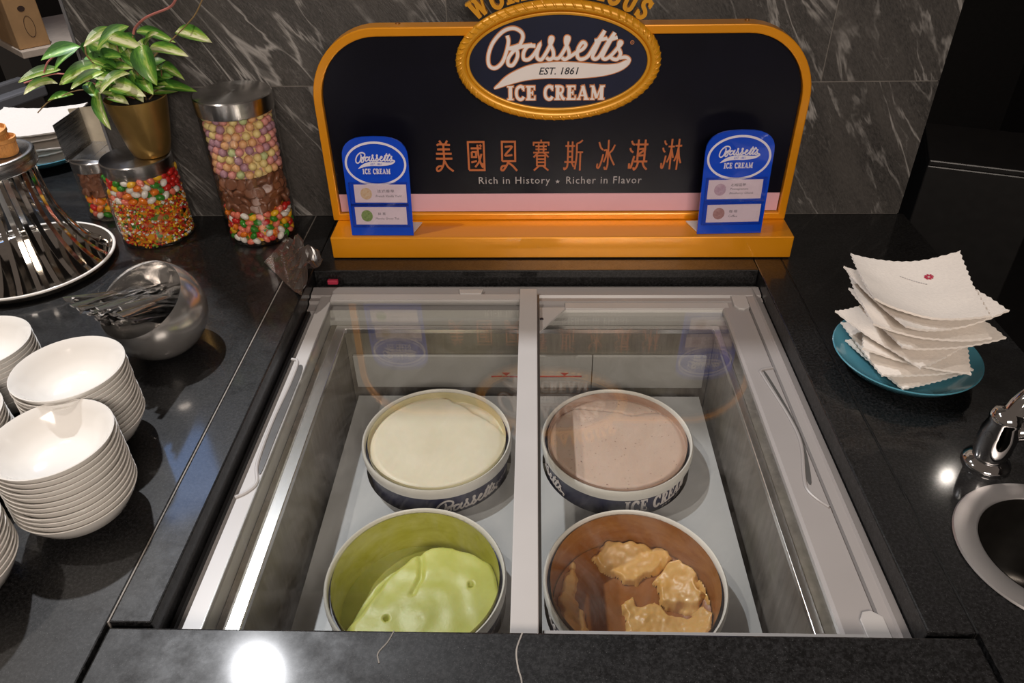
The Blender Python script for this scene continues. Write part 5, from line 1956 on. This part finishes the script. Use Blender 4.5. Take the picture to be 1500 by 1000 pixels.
def napkin(cx, cy, z0, size, rz, bend, lift, seed, label, group, n=26, th=0.0034, tilt=(0, 0), asp=1.0):
    """folded paper napkin with a pinked edge; bend(x,y) lifts it above its bed"""
    bm = bmesh.new()
    ca, sa = math.cos(rz), math.sin(rz)
    top, bot = [], []
    for i in range(n + 1):
        rt_, rb2 = [], []
        for j in range(n + 1):
            u, v_ = i / n - 0.5, j / n - 0.5
            e = 0.0018 if ((i + j) % 2 and (i in (0, n) or j in (0, n))) else 0
            if i in (0, n):
                u -= math.copysign(e / size, u)
            if j in (0, n):
                v_ -= math.copysign(e / size, v_)
            u += 0.012 * nz(v_, seed, 3, 1)
            v_ += 0.012 * nz(u, seed, 3, 2)
            x, y = u * size, v_ * size * asp
            X, Y = x * ca - y * sa, x * sa + y * ca
            z = z0 + lift * bend(X, Y) + tilt[0] * X + tilt[1] * Y + 0.0015 * nz(X, Y, 22, seed)
            rt_.append(bm.verts.new((X, Y, z + th)))
            rb2.append(bm.verts.new((X, Y, z)))
        top.append(rt_)
        bot.append(rb2)
    for i in range(n):
        for j in range(n):
            bm.faces.new((top[i][j], top[i + 1][j], top[i + 1][j + 1], top[i][j + 1]))
            bm.faces.new((bot[i][j + 1], bot[i + 1][j + 1], bot[i + 1][j], bot[i][j]))
    for k in range(n):
        bm.faces.new((top[k][0], bot[k][0], bot[k + 1][0], top[k + 1][0]))
        bm.faces.new((top[k + 1][n], bot[k + 1][n], bot[k][n], top[k][n]))
        bm.faces.new((top[0][k + 1], bot[0][k + 1], bot[0][k], top[0][k]))
        bm.faces.new((top[n][k], bot[n][k], bot[n][k + 1], top[n][k + 1]))
    o = fin('paper_napkin', bm, M_napkin, smooth=True, sharp=50)
    o.location = (cx, cy, 0)
    tag(o, label, 'napkin', group)
    return o


PX, PY = 0.566, 0.942
plate((PX, PY, 0.0006), 0.106, 'teal glazed plate under the leaning pile of napkins, right of the freezer', M_teal)


def bend_r(X, Y):
    a = math.atan2(Y, X)
    r = math.hypot(X, Y)
    return (r / 0.1) ** 2 * (0.52 + 0.48 * math.cos(2 * a - 0.3)) + 0.25 * (r / 0.1) ** 2


ROT = [0.35, 0.10, -0.35, 0.55, 0.15, -0.12, 0.22, -0.14]
NL = ['bottom napkin lying on the teal plate of the right pile', 'white napkin second from the bottom of the right pile', 'white napkin third from the bottom of the right pile', 'white napkin fourth from the bottom of the right pile, corner drooping forward',
      'white napkin fifth from the bottom of the right pile', 'white napkin third from the top of the right pile', 'white napkin second from the top, fanned out to the right', 'top napkin of the right pile, printed with a small red flower']
zz = 0.0165
NAPR = []
for k in range(8):
    lift = 0.004 + 0.00289 * k
    o = napkin(PX + 0.002 * k + (0.004, -0.006, 0.004, -0.008, 0.006, -0.010, -0.006, -0.018)[k], PY + 0.004 * k, zz, (0.128, 0.138, 0.146, 0.152, 0.156, 0.160, 0.160, 0.156)[k], ROT[k], bend_r, lift, k, NL[k], 'napkins on the right plate')
    NAPR.append(o)
    zz += 0.0143
# print on the top napkin: red flower and a grey line of tiny writing
tn = NAPR[-1]
zt = zz - 0.0143


def FN(u, v_, d):
    X, Y = u, v_
    return Vector((X, Y, zt + 0.0242 * bend_r(X, Y) + 0.0015 * nz(X, Y, 22, 7) + 0.0034 + 0.0006 + d))


bm = bmesh.new()
fx, fy = 0.033, 0.030
for k in range(8):
    a = 2 * PI * k / 8
    for rr, w_ in ((0.0062, 0.0024),):
        ribbon(bm, [(fx + 0.0022 * math.cos(a), fy + 0.0022 * math.sin(a)), (fx + rr * math.cos(a), fy + rr * math.sin(a))], w_, 0, 0.0003, FN)
fin('red_flower_print', bm, M_red, tn)
bm = bmesh.new()
for k in range(12):
    u0 = -0.006 + 0.0026 * k
    ribbon(bm, [(u0, 0.038 - 0.0021 * k), (u0 + 0.0017, 0.038 - 0.0021 * k - 0.0013)], 0.0015, 0, 0.0003, FN)
fin('line_of_print', bm, M_greyp, tn)

LX, LY = -1.235, 1.80
plate((LX, LY, 0.0006), 0.150, 'teal glazed plate under napkins in the far left, behind the cone stand', M_teal)
zz = 0.0165
NL2 = ['bottom napkin on the far left plate', 'white napkin second from the bottom of the far left pile', 'middle white napkin of the far left pile', 'white napkin second from the top of the far left pile', 'top napkin of the far left pile, under the plant leaves']
for k in range(5):
    napkin(LX + (0.02, 0, 0.01, -0.01, 0)[k], LY, zz, 0.205, (0.2, 0.5, 0.1, 0.35, 0.15)[k], bend_r, 0.002 + 0.0012 * k, 20 + k, NL2[k], 'napkins on the far left plate', n=18)
    zz += 0.0165

# ------------------------------------------------------------------ dipper well and tap
dw = thing('dipper_well', 'round steel scoop rinsing well sunk in the right worktop', 'sink', (0.606, 0.587, 0.0))
latheo('flange', [(0.107, 0.0004), (0.108, 0.002), (0.1065, 0.0042), (0.083, 0.0050), (0.0805, 0.0038), (0.0795, 0.0010)], M_flange, dw, 72, sharp=50)
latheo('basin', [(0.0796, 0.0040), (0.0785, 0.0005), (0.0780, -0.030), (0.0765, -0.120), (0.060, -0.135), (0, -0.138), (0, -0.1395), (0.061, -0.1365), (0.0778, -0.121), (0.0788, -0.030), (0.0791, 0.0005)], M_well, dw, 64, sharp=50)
pb = latheo('overflow_stopper', [(0, 0.0008), (0.020, 0.0008), (0.0215, 0.006), (0.019, 0.016), (0.012, 0.022), (0, 0.0235)], M_plug, None, 28)
pb.location = (0.592, 0.560, -0.137)
tag(pb, 'dull grey round stopper inside the scoop rinsing well', 'stopper')

tp = thing('chrome_tap', 'ornate chrome tap behind the scoop rinsing well at the right edge', 'tap', (0.597, 0.735, 0.0))
latheo('base_flange', [(0, 0.0), (0.028, 0.0), (0.0295, 0.003), (0.028, 0.006), (0.022, 0.009), (0.019, 0.011), (0.0195, 0.014), (0.018, 0.017), (0, 0.017)], M_chrome, tp, 40, sharp=60)
latheo('tap_body', [(0.0205, 0.017), (0.0225, 0.030), (0.0220, 0.056), (0.0185, 0.072), (0.0200, 0.077), (0.0165, 0.088), (0, 0.092)], M_chrome, tp, 36, sharp=70)
bm = bmesh.new()
tube(bm, crom([(0.005, 0, 0.078), (0.018, 0.006, 0.100), (0.042, 0.012, 0.116), (0.072, 0.012, 0.114), (0.10, 0.008, 0.09)], 6), 0.0135, 14)
fin('spout', bm, M_chrome, tp, smooth=True)
bm = bmesh.new()
tube(bm, [(0.012, -0.002, 0.055), (0.032, -0.006, 0.060), (0.050, -0.010, 0.062)], [0.013, 0.012, 0.015], 14)
fin('valve', bm, M_chrome, tp, smooth=True)
bm = bmesh.new()
for k in range(4):
    a = PI / 4 + PI / 2 * k
    c0 = Vector((0.052, -0.010, 0.062))
    e_ = c0 + Vector((0.004, math.cos(a) * 0.022, math.sin(a) * 0.022))
    tube(bm, [c0, (c0 + e_) / 2, e_], [0.0035, 0.0045, 0.0062], 10)
bmesh.ops.create_uvsphere(bm, u_segments=14, v_segments=8, radius=0.009, matrix=Matrix.Translation((0.054, -0.010, 0.062)))
fin('cross_handle', bm, M_chrome, tp, smooth=True)
bm = bmesh.new()
bmesh.ops.create_uvsphere(bm, u_segments=14, v_segments=8, radius=0.0115, matrix=Matrix.Translation((0.045, 0.012, 0.134)) @ Matrix.Diagonal((1.3, 1.3, 0.7, 1)))
fin('top_knob', bm, M_chrome, tp, smooth=True)


# ------------------------------------------------------------------ room beyond the wall
cb = thing('dark_cabinet', 'dark cabinet with a pale top board in the far left corner', 'cabinet', (-1.503, 2.265, -0.92), math.radians(47))
boxo('cabinet_body', 0.02, 0.55, 0.03, 0.40, 0.0, 1.03, M_darkg, cb)
boxo('top_board', 0.0, 0.56, 0.0, 0.41, 1.03, 1.05, M_shelfw, cb, bevel=0.002)
bxo = thing('carton', 'brown cardboard carton with dark printing on the far left cabinet', 'carton', (-1.503, 2.265, 0.1305), math.radians(47))
boxo('carton_body', 0.004, 0.092, 0.022, 0.20, 0.0, 0.15, M_carton, bxo, bevel=0.003)
FC = lambda u, v_, d: Vector((u, 0.022 - d, v_))
bm = bmesh.new()
slab2d(bm, ell(0.046, 0.108, 0.010, 0.008, 20), 0, 0.0006, FC)
ring2d(bm, ell(0.052, 0.058, 0.014, 0.030, 28), ell(0.052, 0.058, 0.0125, 0.0285, 28), 0, 0.0006, FC)
fin('carton_print', bm, M_cartonp, bxo)
boxo('carton_flap', -0.075, 0.003, 0.06, 0.20, 0.128, 0.136, M_carton, bxo)
rl = thing('counter_rail', 'grey double rail along the far edge of the left worktop', 'rail', (-1.56, 2.20, 0.001), math.radians(-22))
boxo('outer_rail', -0.055, -0.030, -0.55, 0.10, 0.0, 0.046, M_rail, rl, bevel=0.006)
boxo('inner_rail', 0.010, 0.055, -0.55, 0.10, 0.0, 0.034, M_rail, rl, bevel=0.006)
boxo('rail_channel', -0.030, 0.010, -0.55, 0.10, 0.0, 0.020, M_darkg, rl)
rcab = thing('dark_service_box', 'dark open service box beyond the right end of the wall', 'box', (1.02, 1.72, -0.92), math.radians(-20))
boxo('box_body', -0.10, 0.14, -0.12, 0.12, 0.0, 0.95, M_darkg, rcab, bevel=0.003)
boxo('box_lid', -0.10, 0.14, -0.125, 0.125, 0.951, 0.965, M_darkg, rcab, bevel=0.003)
